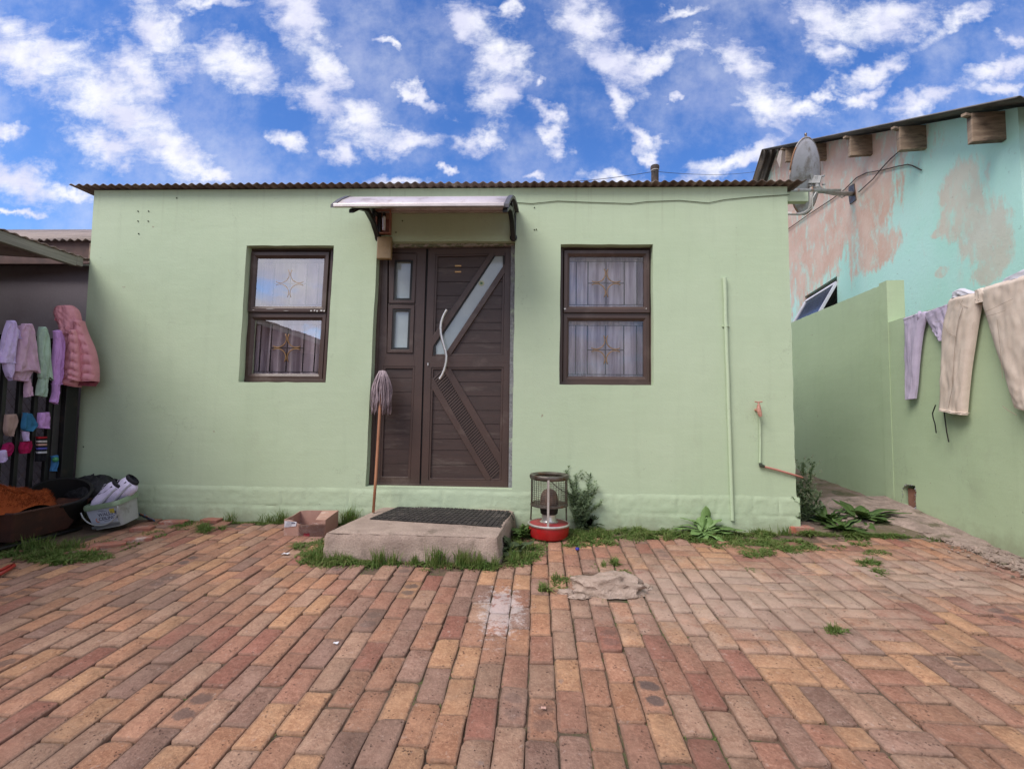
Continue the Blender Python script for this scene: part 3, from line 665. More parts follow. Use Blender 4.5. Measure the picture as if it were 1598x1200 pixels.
mb = MB(); poly(mb, shrink(lo_, -1), YD+.036, YD+.038); boards(mb, lo_, [572.5]+[dl(0, y)[1] for y in (190,305,420,532,652,745,862,990)], None, YD+.028, YD+.034)
mb.build('lower_panel', BROWNP, door, bev=.0012)
for qd in (up_, lo_):
    mb = MB(); lframe(mb, qd, shrink(qd, 3.2), YD+.010, YD+.034); mb.build('panel_bead', BROWN, door, bev=.003)
# diagonal glazing bands
mb = MB(); poly(mb, [dq(1165,203), dq(1216,203), dq(664,1030), dq(655,1112), dq(655,945)], YD+.002, YD+.034); poly(mb, [dq(1303,292), dq(1303,375), dq(812,1118), dq(772,1118), dq(786,1072)], YD+.002, YD+.034)
poly(mb, [dq(1216,203), dq(1303,203), dq(1303,222), dq(1206,222)], YD+.004, YD+.034)
mb.build('glazing_band', BROWN, door, bev=.0025)
mb = MB(); poly(mb, [dq(1204,214), dq(1218,222), dq(686,1022), dq(664,1030)], YD+.008, YD+.030); poly(mb, [dq(664,1026), dq(684,1022), dq(684,1114), dq(664,1114)], YD+.008, YD+.03)
poly(mb, [dq(1284,222), dq(1300,222), dq(1300,300), dq(1287,300)], YD+.008, YD+.03); mb.build('seal', RUBBER, door)
mb = MB(); poly(mb, [dq(1210,222), dq(1292,222), dq(1292,312), dq(794,1072), dq(768,1113), dq(680,1113), dq(680,1020)], YD+.022, YD+.027); pane = mb.build('diagonal_pane', FROST, door)
# diagonal ribbed band below
mb = MB(); poly(mb, [dl(590,158), dl(612,165), dl(1078,972), dl(1068,990), dl(1035,990), dl(588,232)], YD+.006, YD+.034); poly(mb, [dl(668,72), dl(742,72), dl(1162,780), dl(1162,896), dl(1150,880), dl(688,90)], YD+.006, YD+.034)
mb.build('ribbed_band_frame', BROWN, door, bev=.0025)
mb = MB(); poly(mb, [dl(600,80), dl(690,80), dl(1160,895), dl(1160,985), dl(1075,972), dl(605,165)], YD+.024, YD+.033); mb.build('ribbed_backing', BROWNP, door); mb = MB()
for k in range(46):
    t = k/45; a = V(dl(605,165)).lerp(V(dl(1075,972)), t); b = V(dl(690,84)).lerp(V(dl(1160,890)), t)
    a, b = a.xy, b.xy; b = b+(b-a)*.02; strip(mb, (a.x, a.y), (b.x, b.y), 2.0, YD+.014, YD+.0235)
mb.build('ribbed_panel', M('brown_ribbed', (.082,.052,.044), .4, bump=.05), door)
# pull handle
mb = MB(); hp = [(345,125),(310,180),(283,240),(262,310),(253,385),(258,470),(275,555),(300,640),(323,715),(337,790),(335,860),(322,930),(303,1000),(275,1065),(240,1120)]
mb.tube([P(660+x/9.23, 470+y/9.23, YD-.055) for x, y in hp], .0115, 12)
for x, y in ((262,310),(322,930)): mb.tube([P(660+x/9.23, 470+y/9.23, YD-.055), P(660+(x+6)/9.23, 470+y/9.23, YD+.01)], .008, 8)
mb.build('handle', CHROME, door, smooth=40)
mb = MB(); c = P(668, 566.5, YD); mb.lathe([(0,-.006),(.009,-.006),(.010,0)], c, 14, Matrix.Rotation(radians(90), 3, 'X')); mb.box((c.x-.004, c.y-.006, c.z-.024), (c.x+.004, c.y+.004, c.z)); mb.build('keyhole', CHROME, door)
GOLD = M('gold_strip', (.62,.36,.13), .3, .3)
for y in (415, 424.3): mb = MB(); strip(mb, (710,y), (719.5,y), 1.9, YD+.020, YD+.03); mb.build('gold_strip', GOLD, door)
mb = MB(); c = P(751.3, 442.3, YD+.020); RX = Matrix.Rotation(radians(90), 3, 'X'); mb.lathe([(0,0),(.026,0),(.026,-.002)], c, 20, RX); st = mb.build('sticker', M('sticker_cream', (.55,.56,.38), .6), door)
mb = MB(); mb.lathe([(0,.001),(.013,.001),(.013,0)], c, 14, RX); mb.lathe([(.019,.001),(.021,.001)], c, 20, RX); mb.build('sticker_print', M('sticker_green', (.10,.20,.10), .6), st)
# sill strip
mb = MB(); poly(mb, [(572,758.5),(797,764.5),(797,768.5),(572,762.5)], YD-.055, YD+.05); mb.build('threshold', BROWN, door, bev=.002)

# ------------------------------------------------------------------ awning above the door
def awning():
    aw = thing('door_awning', 'curved translucent door canopy on two black plastic brackets above the brown door', 'awning', (-.78, 0, 2.8))
    def prof(t):       # t 0 wall .. 1 front  -> (y, z)
        pts = [(-.01,2.785),(-.12,2.80),(-.24,2.790),(-.36,2.745),(-.47,2.665),(-.56,2.575)]
        s = t*(len(pts)-1); i = min(int(s), len(pts)-2); a, b = V(pts[i]), V(pts[i+1]); return a.lerp(b, s-i)+V((0, .018+.012*t))
    def X(side, t): return (-1.47-.08*t) if side == 0 else (-.145-.065*t)
    POLYC = M('bronze_polycarbonate', (.60,.53,.54), .28, col2=(.52,.45,.46), vs=4, bump=.03, bs=20, dirt=(.25,.17,.13), dirtscale=3, spec=.9)
    mb = MB(); pts = []; nv = 16
    for j in range(nv):
        t = j/(nv-1); y, z = prof(t)
        for i in range(9): u = i/8; pts.append((X(0, t)*(1-u)+X(1, t)*u, y, z))
    mb.grid(pts, 9, nv); mb.build('canopy_sheet', POLYC, aw, smooth=True, solid=.006)
    y, z = prof(1); AL = M('satin_aluminium', (.62,.55,.52), .35, .7)
    mb = MB(); mb.box((X(0,1), y-.022, z-.016), (X(1,1), y+.004, z+.012)); mb.build('front_rail', AL, aw, bev=.004)
    y, z = prof(0); mb = MB(); mb.box((X(0,0), y-.02, z-.018), (X(1,0), y+.01, z+.012)); mb.build('wall_rail', AL, aw, bev=.003)
    for sd in (0, 1):
        mb = MB(); off = -.03 if sd == 0 else .0
        top = []; 
        for j in range(nv):
            t = j/(nv-1); y, z = prof(t); x = X(sd, t)
            top.append((x+off, y, z))
        k = len(top); vs = []
        for (x, y, z) in top: vs += [(x, y, z+.012), (x+.035, y, z+.012), (x+.035, y, z-.014), (x, y, z-.014)]
        mb.add(vs, [(4*i+a, 4*i+(a+1) % 4, 4*i+4+(a+1) % 4, 4*i+4+a) for i in range(k-1) for a in range(4)]+[(0,1,2,3),(4*k-4,4*k-3,4*k-2,4*k-1)])
        mb.build('end_cap', M('grey_cap', (.09,.085,.09), .4), aw, smooth=40)
        xb = -1.375 if sd == 0 else -.155
        mb = MB()
        # wall plate, curved arm, short strut
        mb.box((xb-.022, -.028, 2.535), (xb+.022, -.001, 2.80)); mb.lathe([(0,-.014),(.030,-.014),(.034,0),(.030,.014),(0,.014)], (xb, -.018, 2.555), 16, RX)
        arm = [(xb, -.02, 2.55), (xb-.005, -.07, 2.60), (xb-.01, -.16, 2.665), (xb-.02, -.28, 2.705), (xb-.035, -.42, 2.66), (xb-.05, -.53, 2.58)]
        vs = []; w = .021
        for i, p_ in enumerate(arm):
            h = .030-.002*i; vs += [(p_[0]-w, p_[1], p_[2]-h), (p_[0]+w, p_[1], p_[2]-h), (p_[0]+w, p_[1], p_[2]+h*.6), (p_[0]-w, p_[1], p_[2]+h*.6)]
        k = len(arm); mb.add(vs, [(4*i+a, 4*i+(a+1) % 4, 4*i+4+(a+1) % 4, 4*i+4+a) for i in range(k-1) for a in range(4)]+[(0,1,2,3),(4*k-4,4*k-3,4*k-2,4*k-1)])
        bar(mb, (xb-.008, -.13, 2.655), (xb-.012, -.13, 2.785), .03, .02, V((0,1,0))); bar(mb, (xb, -.03, 2.75), (xb-.02, -.27, 2.76), .035, .02)
        mb.build('bracket', BLACK, aw, bev=.006, smooth=40)
        for zz in (2.555, 2.755): mb = MB(); mb.lathe([(0,-.009),(.007,-.008),(.008,0)], (xb, -.032 if zz < 2.6 else -.028, zz), 10, RX); mb.build('bolt', CHROME, aw)
awning()
# ------------------------------------------------------------------ broken wall lamp
def wall_lamp():
    c = P(600, 350, 0); L = thing('wall_lamp', 'broken terracotta bulkhead lamp hanging open with white bulb beside the awning bracket', 'lamp', (c.x, -.02, c.z))
    TC = M('terracotta_plastic', (.36,.15,.10), .6, col2=(.24,.09,.06), vs=20)
    a, b = P(588.8, 330, 0), P(611, 367.5, 0); x0, x1, z1, z0 = a.x, b.x, a.z, b.z
    mb = MB(); w = .012; d = -.045
    mb.box((x0, -.006, z0), (x1, -.001, z1)); mb.box((x0, d, z0), (x0+w, -.006, z1)); mb.box((x1-w, d, z0), (x1, -.006, z1)); mb.box((x0+w, d, z0), (x1-w, -.006, z0+w)); mb.box((x0+w, d, z1-w), (x1-w, -.006, z1))
    mb.build('housing', TC, L, bev=.004)
    mb = MB(); mb.box((x0+.014, -.012, z1-.075), (x1-.014, -.007, z1-.02)); mb.build('reflector', M('dusty_tray', (.45,.27,.17), .6), L)
    cx = (x0+x1)/2+.005; mb = MB(); mb.tube([(cx, -.03, z1-.03), (cx, -.03, z1-.065)], .013, 12); mb.build('socket', BLACK, L, smooth=40)
    mb = MB(); mb.tube([(cx, -.03, z1-.06), (cx+.001, -.032, z1-.075), (cx+.002, -.035, z1-.10), (cx+.004, -.037, z1-.19)], [.012, .017, .015, .013], 14); mb.lathe([(0, 0), (.012, .004)], (cx+.004, -.037, z1-.192), 10)
    mb.build('bulb', M('white_bulb', (.72,.70,.74), .3, bump=0), L, smooth=60)
    mb = MB(); a, b = P(588.5, 369, -.05), P(610.5, 404.5, -.05)
    mb.box((a.x, -.055, b.z), (b.x, -.012, a.z)); mb.build('cover', M('amber_plastic', (.26,.17,.075), .35, col2=(.20,.125,.05), vs=9, spec=.6), L, bev=.010)
wall_lamp()
# ------------------------------------------------------------------ wall fittings
def conduit():
    mb = MB(); a, b = P(1130.5, 434, -.016), P(1143, 812, -.016)
    pts = [a.lerp(b, i/12)+V((.004*noise.noise(V((i*.7, 0, 0))), 0, 0)) for i in range(13)]; r = [.0185]+[.0155]*12
    mb.tube(pts, r, 12); o = mb.build('conduit_pipe', GREEN, smooth=50); tag(o, 'long vertical pipe painted green, running down the wall right of the window', 'pipe')
    mb = MB(); c = P(1133, 509, -.012); mb.box((c.x-.032, -.010, c.z-.006), (c.x+.032, -.001, c.z+.006)); mb.tube([(c.x, -.016, c.z-.007), (c.x, -.016, c.z+.007)], .0185, 12); mb.build('pipe_clip', GREEN, o)
conduit()
def tap():
    c = P(1184, 640, -.05); T = thing('garden_tap', 'pinkish brass tap on a thin green riser pipe near the right corner', 'tap', (c.x, 0, c.z))
    TM = M('painted_brass', (.50,.25,.19), .5, col2=(.34,.15,.10), vs=40)
    mb = MB(); k = c+V((0, .01, 0))
    mb.tube([(k.x, -.002, k.z), (k.x, -.055, k.z)], .014, 12); mb.tube([(k.x, -.05, k.z+.045), (k.x, -.052, k.z+.0), (k.x+.004, -.062, k.z-.035), (k.x+.007, -.065, k.z-.055)], [.013, .019, .017, .012], 12); mb.tube([(k.x, -.05, k.z+.04), (k.x, -.05, k.z+.066)], [.010, .006], 10)
    mb.build('body', TM, T, smooth=50)
    mb = MB(); mb.tube([(k.x-.032, -.05, k.z+.072), (k.x-.01, -.05, k.z+.068), (k.x+.01, -.05, k.z+.068), (k.x+.032, -.05, k.z+.072)], [.005, .006, .006, .005], 8); mb.build('handle', TM, T, smooth=50)
    mb = MB(); p = [P(1184.5, 646, -.03), P(1186, 660, -.015), P(1186.5, 690, -.013), P(1186, 722, -.013)]; mb.tube(p, .009, 10); mb.build('riser_pipe', GREEN, T, smooth=50)
    mb = MB(); p = P(1187, 726, -.018); mb.tube([p+V((0, 0, .018)), p, p+V((.03, 0, -.008))], [.013, .016, .012], 10); mb.build('elbow', M('dark_elbow', (.05,.06,.04), .7), T, smooth=50)
    mb = MB(); p = [P(1190, 727.5, -.018), P(1200, 730, -.018), P(1212, 733, -.018), P(1226, 737, -.018), P(1238, 740.5, -.016), P(1249, 744, -.01), P(1252, 745, .05)]
    mb.tube(p, .009, 10); mb.build('supply_pipe', M('pink_pipe', (.48,.20,.16), .5, col2=(.40,.15,.12), vs=10), T, smooth=50)
tap()
def wires():
    mb = MB(); pts = [(800,316),(830,318),(870,314),(920,316),(985,318),(1010,315),(1060,313),(1105,317),(1130,312),(1170,308),(1200,306),(1232,304)]
    mb.tube([P(a, b, -.006) for a, b in pts], .0028, 6); o = mb.build('wall_cable', M('cable_green', (.07,.085,.05), .6)); tag(o, 'thin dark cable tacked along the green wall under the eave', 'cable')
    mb = MB(); a, b = P(800, 288.5, .3), P(1022, 268, 1.26); c, d = P(1022, 268.5, 1.26), P(1187, 267.5, 4.5)
    mb.tube([a.lerp(b, i/10)-V((0, 0, .03*sin(pi*i/10))) for i in range(11)]+[c.lerp(d, i/8)-V((0, 0, .05*sin(pi*i/8))) for i in range(1, 9)], .003, 5); o = mb.build('overhead_wire', BLACKM); tag(o, 'thin overhead wire passing the chimney pipe above the roof', 'wire')
    # four drilled screw holes groups: small dark plugs
    HOLE = M('dark_hole', (.02,.025,.015), .9, bump=0)
    for (a, b) in ((215.5,330),(232,330),(215.5,345.5),(231.5,345.5),(618.5,331),(628,345),(618,363),(834,324.5),(834,359),(837,358.5),(276,309.5),(216.5,365),(130.5,697),(133,743)):
        mb = MB(); mb.lathe([(0,-.0006),(.0055 if a < 700 else .004,-.0006),(.0056,.004)], P(a, b, -.001), 10, RX); mb.build('screw_hole', HOLE, HOUSE)
wires()
# ------------------------------------------------------------------ step, mat, mop
def step():
    top = [(-1.29,0),(-.13,0),(-.215,-.84),(-1.40,-.82)]     # x,y ; z of top .18
    mb = MB(); nx, ny = 40, 30; R = random.Random(4); zt = .158
    def pt(u, v):
        a = V(top[0]).lerp(V(top[1]), u); b = V(top[3]).lerp(V(top[2]), u); return a.lerp(b, v)
    pts = []
    for j in range(ny):
        for i in range(nx):
            p = pt(i/(nx-1), j/(ny-1)); pts.append((p.x, p.y-.002, zt+.005*noise.noise(V((p.x*4, p.y*4, 0)))+.0025*noise.noise(V((p.x*20, p.y*20, 0)))-(.010 if (j == ny-1 or i in (0, nx-1)) else 0)))
    mb.grid(pts, nx, ny)
    def sidew(line):
        rows = []
        for k in range(9):
            t = k/8
            for (x, y, z, nxv, nyv) in line:
                o = .012+.018*t+.012*noise.noise(V((x*5, y*5, t*2)))+(-.010 if k == 0 else 0)-.012*max(0, noise.noise(V((x*11, y*11, 3))))*(k < 3)+.006*noise.noise(V((x*40, y*40, t*9)))
                rows.append((x+nxv*o, y+nyv*o, z*(1-t)+(gz(x, y)-.05)*t))
        mb.grid(rows, len(line), 9)
    n1 = 60
    fr = [(*pt(i/n1, 1), zt-.010, 0, -1) for i in range(n1+1)]; lf = [(*pt(0, i/n1), zt-.010, -1, 0) for i in range(n1+1)]; rg = [(*pt(1, i/n1), zt-.010, 1, 0) for i in range(n1+1)]
    line = lf+[((fr[0][0]), fr[0][1], zt-.010, -.7, -.7)]+fr+[(fr[-1][0], fr[-1][1], zt-.010, .7, -.7)]+rg[::-1]
    # join top rim to side rim through a chamfer
    sidew(line)
    rim = []
    for k in (0, 1):
        for (x, y, z, a, b) in line: rim.append((x, y-.002, z) if k == 0 else (x+a*.004, y+b*.004, z-.001))
    mb.grid(rim, len(line), 2)
    o = mb.build('concrete_step', CONCRETE, smooth=50); tag(o, 'low worn concrete doorstep slab under the brown door', 'step')
step()
def rubber_mat():
    MATM = M('mat_rubber', (.028,.023,.022), .75, col2=(.045,.037,.033), vs=12, bump=.3, bs=60, dirt=(.09,.075,.065), dirtscale=6)
    c = [PL(a, b, (0, 0, .168), V((0, 0, 1))) for a, b in ((626,788.5),(803,797.5),(783,821),(577,808.5))]
    def f(u, v):
        p = c[0].lerp(c[1], u).lerp(c[3].lerp(c[2], u), v); z = .163+.003*noise.noise(V((p.x*6, p.y*6, 0)))
        xe = -.135-.085*(-p.y/.84)
        if p.x > xe-.01: z -= ((p.x-xe+.01))*1.6
        return V((p.x, p.y, z))
    mb = MB(); n = 27
    for i in range(n):                       # cross strips with gaps of a link mat
        u0, u1 = i/n+.003, (i+1)/n-.007
        for j in range(14):
            v0, v1 = j/14+(.0 if (i+j) % 2 else .012), (j+1)/14-.012
            p = [f(u0, v1), f(u1, v1), f(u1, v0), f(u0, v0)]
            dz = V((0, 0, .007)); mb.hexa([*p, *[q+dz*(.6 if j % 2 else 1) for q in p]])
    for i in range(n+1):
        a, b = f(min(i/n, .995), 0), f(min(i/n, .995), 1); pts = [f(min(i/n, .995), k/6)+V((0, 0, .002)) for k in range(7)]; mb.tube(pts, .0028, 5)
    pts = [(f(i/30, j/12)-V((0, 0, .003))) for j in range(13) for i in range(31)]
    mb.grid(pts, 31, 13)
    o = mb.build('rubber_mat', MATM); tag(o, 'black ribbed rubber doormat lying on the concrete step', 'doormat')
rubber_mat()
def mop():
    R = random.Random(12)
    b = PL(582.5, 800, (0, 0, .162), V((0, 0, 1))); t = P(596.5, 588, -.05)
    T = thing('mop', 'upturned string mop with wooden handle leaning against the brown door', 'mop', b)
    mb = MB(); d = t-b; mb.tube([b+V((0, 0, .002)), b+d*.25+V((.002,0,0)), b+d*.5, b+d*.75+V((-.002,0,0)), t-V((0,0,.03))], [.0115, .0125, .012, .0125, .012], 10); mb.build('handle', HANDLEW, T, smooth=True)
    STR = cloth('mop_strings', (.40,.32,.345), (.23,.175,.19), bs=300)
    mb = MB(); top = t+V((0, 0, .035))
    mb.tube([t-V((0,0,.06)), t-V((0,0,.02)), t+V((0,0,.01)), top-V((0,0,.006))], [.022, .035, .035, .015], 10)
    for k in range(150):
        a = R.uniform(0, 2*pi); rr = R.uniform(.055, .098); drop = R.uniform(.24, .37); ph = R.uniform(0, 6)
        ax, ay = cos(a), sin(a)*.8
        pts = []
        for s in range(10):
            u = s/9; r = rr*min(1, sin(min(u*2.6, 1.57))) * (1-.10*u) ; z = .018*cos(u*4)*(u < .4) - drop*max(0, u-.10)/.9
            wob = .006*sin(u*9+ph); pts.append(top+V((ax*r+wob*ay, min(ay*r+wob*ax, .05), z)))
        mb.tube(pts, R.uniform(.0028, .0042), 5)
    mb.build('string_head', STR, T, smooth=True)
mop()
# ------------------------------------------------------------------ paraffin heater
def heater():
    c = G(856.5, 838); c = V((c.x, c.y, gz(c.x, c.y)+.002)); H = thing('paraffin_heater', 'round paraffin heater with red tank and open chrome guard beside the step', 'heater', c)
    RED = M('red_enamel', (.42,.012,.014), .28, col2=(.33,.010,.012), vs=6, bump=.04, dirt=(.22,.02,.02), dirtscale=8, spec=.6)
    def LA(name, prof, mat, n=48, par=H, **k): mb = MB(); mb.lathe(prof, c, n); return mb.build(name, mat, par, smooth=35, **k)
    LA('tank', [(0,.0),(.135,.0),(.150,.012),(.158,.04),(.163,.098),(.160,.106)], RED)
    LA('tank_rim', [(.150,.100),(.163,.096),(.172,.104),(.172,.112),(.165,.118),(.156,.116),(.150,.108)], CHROME)
    LA('tank_top', [(.155,.112),(.11,.118),(.09,.122),(0,.122)], M('red_enamel_dusty', (.36,.03,.04), .5, col2=(.25,.05,.045), vs=15))
    LA('wick_tube', [(.078,.120),(.062,.128),(.058,.135),(.058,.185),(.0,.185)], CHROME)
    LA('burner', [(.0,.183),(.062,.183),(.070,.19),(.070,.205),(.073,.21),(.073,.235),(.066,.24)], BLACKM)
    LA('dome', [(.070,.236),(.072,.25),(.072,.30),(.066,.335),(.052,.362),(.03,.378),(0,.384)], M('rusty_dome', (.17,.10,.075), .6, .5, col2=(.09,.06,.05), vs=20, dirt=(.25,.16,.11), dirtscale=15))
    LA('shelf_ring', [(.075,.262),(.10,.255),(.146,.268),(.152,.264),(.152,.252),(.146,.250),(.10,.246),(.075,.254),(.075,.262)], STEELD)
    LA('top_ring', [(.118,.487),(.145,.500),(.156,.498),(.160,.488),(.158,.470),(.152,.462),(.150,.480),(.120,.480),(.118,.487)], STEELD)
    for k, an in enumerate((265, 25, 155)):
        a = radians(an); e = V((cos(a), sin(a), 0)); tt = V((-sin(a), cos(a), 0)); mb = MB()
        for (r0, z0, r1, z1) in ((.158, .108, .151, .30), (.151, .30, .151, .485)):
            p = [c+e*(r0+dr)+tt*s+V((0, 0, z0)) for dr, s in ((0,-.009),(0,.009),(.007,.009),(.007,-.009))]; q = [c+e*(r1+dr)+tt*s+V((0, 0, z1)) for dr, s in ((0,-.009),(0,.009),(.007,.009),(.007,-.009))]
            mb.hexa([*p, *q])
        mb.build('guard_post', CHROME if k == 0 else STEELD, H, bev=.002)
    mb = MB()
    for k in range(40):
        a0 = radians(k*9)
        mb.tube([c+V((cos(a0)*.147, sin(a0)*.147, .262)), c+V((cos(a0)*.147, sin(a0)*.147, .482))], .0013, 4, cap=False)
    for k in range(14):
        z = .275+k*.0155; mb.tube([c+V((cos(radians(a))*.147, sin(radians(a))*.147, z)) for a in range(0, 361, 12)], .0012, 4, cap=False)
    mb.build('mesh_guard', STEELD, H)
    mb = MB(); mb.tube([c+V((-.005,-.15,.475)), c+V((.05,-.12,.42)), c+V((.11,-.03,.37)), c+V((.19,.02,.33))], .003, 6); mb.build('bail_handle', BLACKM, H)
heater()
# ------------------------------------------------------------------ cardboard tray
def tray():
    C1 = M('printed_cardboard', (.44,.255,.20), .6, col2=(.36,.20,.155), vs=6, bump=.3, bs=30, dirt=(.52,.37,.32), dirtscale=9, spec=.6)
    C2 = M('inside_cardboard', (.26,.12,.085), .9)
    z0 = G(474, 837).z; bl, br_ = G(442.5, 836), G(507, 838); bb = G(527.5, 821); h = .125
    T = thing('cardboard_tray', 'open brown cardboard tray with torn plastic wrap and white label beside the step', 'box', bl)
    bk = bl+(bb-br_); up3 = V((0, 0, h))
    mb = MB(); e1 = (br_-bl).normalized(); e2 = (bb-br_).normalized(); th = .006
    def wall(a, b, tops, name='side', mat=C1):
        d = (b-a); n = V((d.y, -d.x, 0)).normalized()*th; m_ = MB(); k = len(tops)
        vs = []
        for i, t in enumerate(tops): p = a.lerp(b, t[0]); vs += [p, p+V((t[2] if len(t) > 2 else 0, 0, t[1]))]
        vs2 = [v-n for v in vs]; fs = []
        for i in range(k-1): fs += [(2*i, 2*i+2, 2*i+3, 2*i+1), (2*k+2*i, 2*k+2*i+1, 2*k+2*i+3, 2*k+2*i+2), (2*i+1, 2*i+3, 2*k+2*i+3, 2*k+2*i+1)]
        m_.add(vs+vs2, fs); return m_.build(name, mat, T)
    wall(bl, br_, [(0,.13),(.18,.125),(.28,.105),(.45,.088),(.62,.092),(.8,.112),(.95,.126),(1,.13)])
    wall(br_, bb, [(0,.13),(.5,.128),(1,.13)]); wall(bb, bk, [(0,.13),(.4,.13),(.8,.128),(1,.12)]); wall(bk, bl, [(0,.12),(.5,.118),(1,.13)])
    mb.add([bl+V((0,0,.004)), br_+V((0,0,.004)), bb+V((0,0,.004)), bk+V((0,0,.004))], [(0,1,2,3)]); mb.build('base', C2, T)
    mb = MB(); a = br_+V((0,0,.131)); mb.prism([a, a+e2*(bb-br_).length, a+e2*(bb-br_).length-e1*.14+V((0,0,-.004)), a-e1*.09+e2*.02+V((0,0,-.006))], (0, 0, .003)); mb.build('flap', C1, T)
    n = V((e1.y, -e1.x, 0))
    mb = MB(); a = bl+e1*.005+V((0,0,.068))+n*.002; mb.prism([a, a+e1*.095+V((0,0,.012)), a+e1*.10+V((0,0,.045)), a+V((0,0,.050))], n*.0015); lab = mb.build('label_sticker', M('white_label', (.68,.67,.72), .5), T)
    mb = MB(); a = a+n*.0018
    for k in range(5): s = a+e1*(.008+.004*k)+V((0,0,.012+.008*k)); mb.prism([s, s+e1*.05, s+e1*.05+V((0,0,.002)), s+V((0,0,.002))], n*.0006)
    s = a+e1*.058+V((0,0,.03)); mb.prism([s, s+e1*.03, s+e1*.03+V((0,0,.010)), s+V((0,0,.010))], n*.0006); mb.build('label_print', M('label_ink', (.12,.12,.18), .6), lab)
    mb = MB(); a = bl+e1*.165+V((0,0,.004))+n*.002; mb.prism([a, a+e1*.05, a+e1*.048+V((0,0,.024)), a+V((0,0,.022))], n*.001); mb.build('red_print', M('red_print', (.6,.05,.09), .5), T)
    # cling film folds
    FILM = glassmat('cling_film', (.95,.95,.95), .0, rough=.18); mb = MB(); pts = []; 
    for j in range(12):
        for i in range(26):
            u, v = i/25, j/11; p = bl+e1*((br_-bl).length*(.34+.66*u))+V((0,0,.10*(1-v)+.01)); pts.append(p+n*(.006+.008*abs(noise.noise(V((u*9+v*5, v*7, 0)))))+V((0,0,.006*noise.noise(V((u*6, v*4, 2))))))
    mb.grid(pts, 26, 12); mb.build('plastic_wrap', FILM, T)
tray()
# ------------------------------------------------------------------ right boundary wall
WN = V((-1, .108, 0)).normalized(); WO = V((wallx(0), 0, 0)); WT = V((.108, 1, 0)).normalized()
def boundary():
    B = thing('boundary_wall', 'pale green plastered boundary wall, stepping up behind a pillar, right of the house', 'wall', (wallx(-.5), -.5, 0))
    th = .14
    def seg(y0, y1, z1, z2, off=0, name='wall_panel', hole=None, t=th):
        a, b = V((wallx(y0), y0, 0))+WN*off, V((wallx(y1), y1, 0))+WN*off; n = -WN*t
        mb = MB(); ny = max(2, int((y1-y0)/.06)); R = random.Random(int(z1*100))
        top = [a.lerp(b, i/ny)+V((0, 0, z1+(z2-z1)*i/ny+R.uniform(-.004, .003))) for i in range(ny+1)]
        face = [V((a.x, a.y, -.4)), *top, V((b.x, b.y, -.1))]
        if hole:
            tri = tessellate_polygon([face, hole]); fl = face+hole; mb.add(fl, [tuple(q) for q in tri])
            k = len(hole); mb.add(hole+[p+n*.75 for p in hole], [(i, (i+1) % k, k+(i+1) % k, k+i) for i in range(k)])
        else: mb.add(face, [tuple(q) for q in tessellate_polygon([face])])
        mb.add(top+[p+n for p in top], [(i, i+1, ny+1+i+1, ny+1+i) for i in range(ny)])
        for p, q in ((face[0], top[0]), (face[-1], top[-1])): mb.add([p, q, q+n, p+n], [(0,1,2,3)])
        mb.add([face[0]+n, top[0]+n, top[-1]+n, face[-1]+n], [(0,1,2,3)])
        return mb.build(name, GREEN2, B)
    def yof(px, py): return PL(px, py, WO, WN).y
    y0 = yof(1393, 700); R = random.Random(31)
    hp = [(1409,762),(1412,757),(1420,756),(1428,758),(1430,768),(1429,780),(1430,792),(1427,801),(1418,803),(1411,800),(1408,785)]
    hole = [PL(a, b, WO, WN) for a, b in hp]
    seg(-4.6, y0, 2.02, 1.985, 0, hole=hole)
    zf = PL(1392, 432, WO, WN).z
    ye = yof(1418, 426)
    yq = yof(1372, 440)
    seg(y0, yq, 2.425, 2.42, .004, 'pillar', t=.165)
    seg(yq, 6.2, 2.405, 2.42, -.012, 'rear_wall_panel')
    mb = MB(); p = sum(hole, V())/len(hole); e = WT*.16; u = V((0,0,.16)); n = -WN*.035; mb.add([p-e*.5-u*.6+n, p+e*.5-u*.6+n, p+e*.5+u*.6+n, p-e*.5+u*.6+n], [(0,1,2,3)]); mb.build('drain_hole_brick', M('raw_brick', (.27,.13,.09), 1, col2=(.2,.09,.06), vs=14, bump=.8), B)
    mb = MB(); R = random.Random(2); bt = [PL(a, b, WO, WN) for a, b in hp]
    for i in range(len(bt)):
        for k in range(5):
            c = bt[i].lerp(bt[(i+1) % len(bt)], k/5)+WN*.002; s = R.uniform(.006, .014)
            mb.add([c+V((R.uniform(-s,s), R.uniform(-s,s), R.uniform(-s,s))) for _ in range(4)], [(0,1,2),(0,2,3),(0,1,3),(1,2,3)])
    mb.build('broken_edge', CEMENT, B)
boundary()
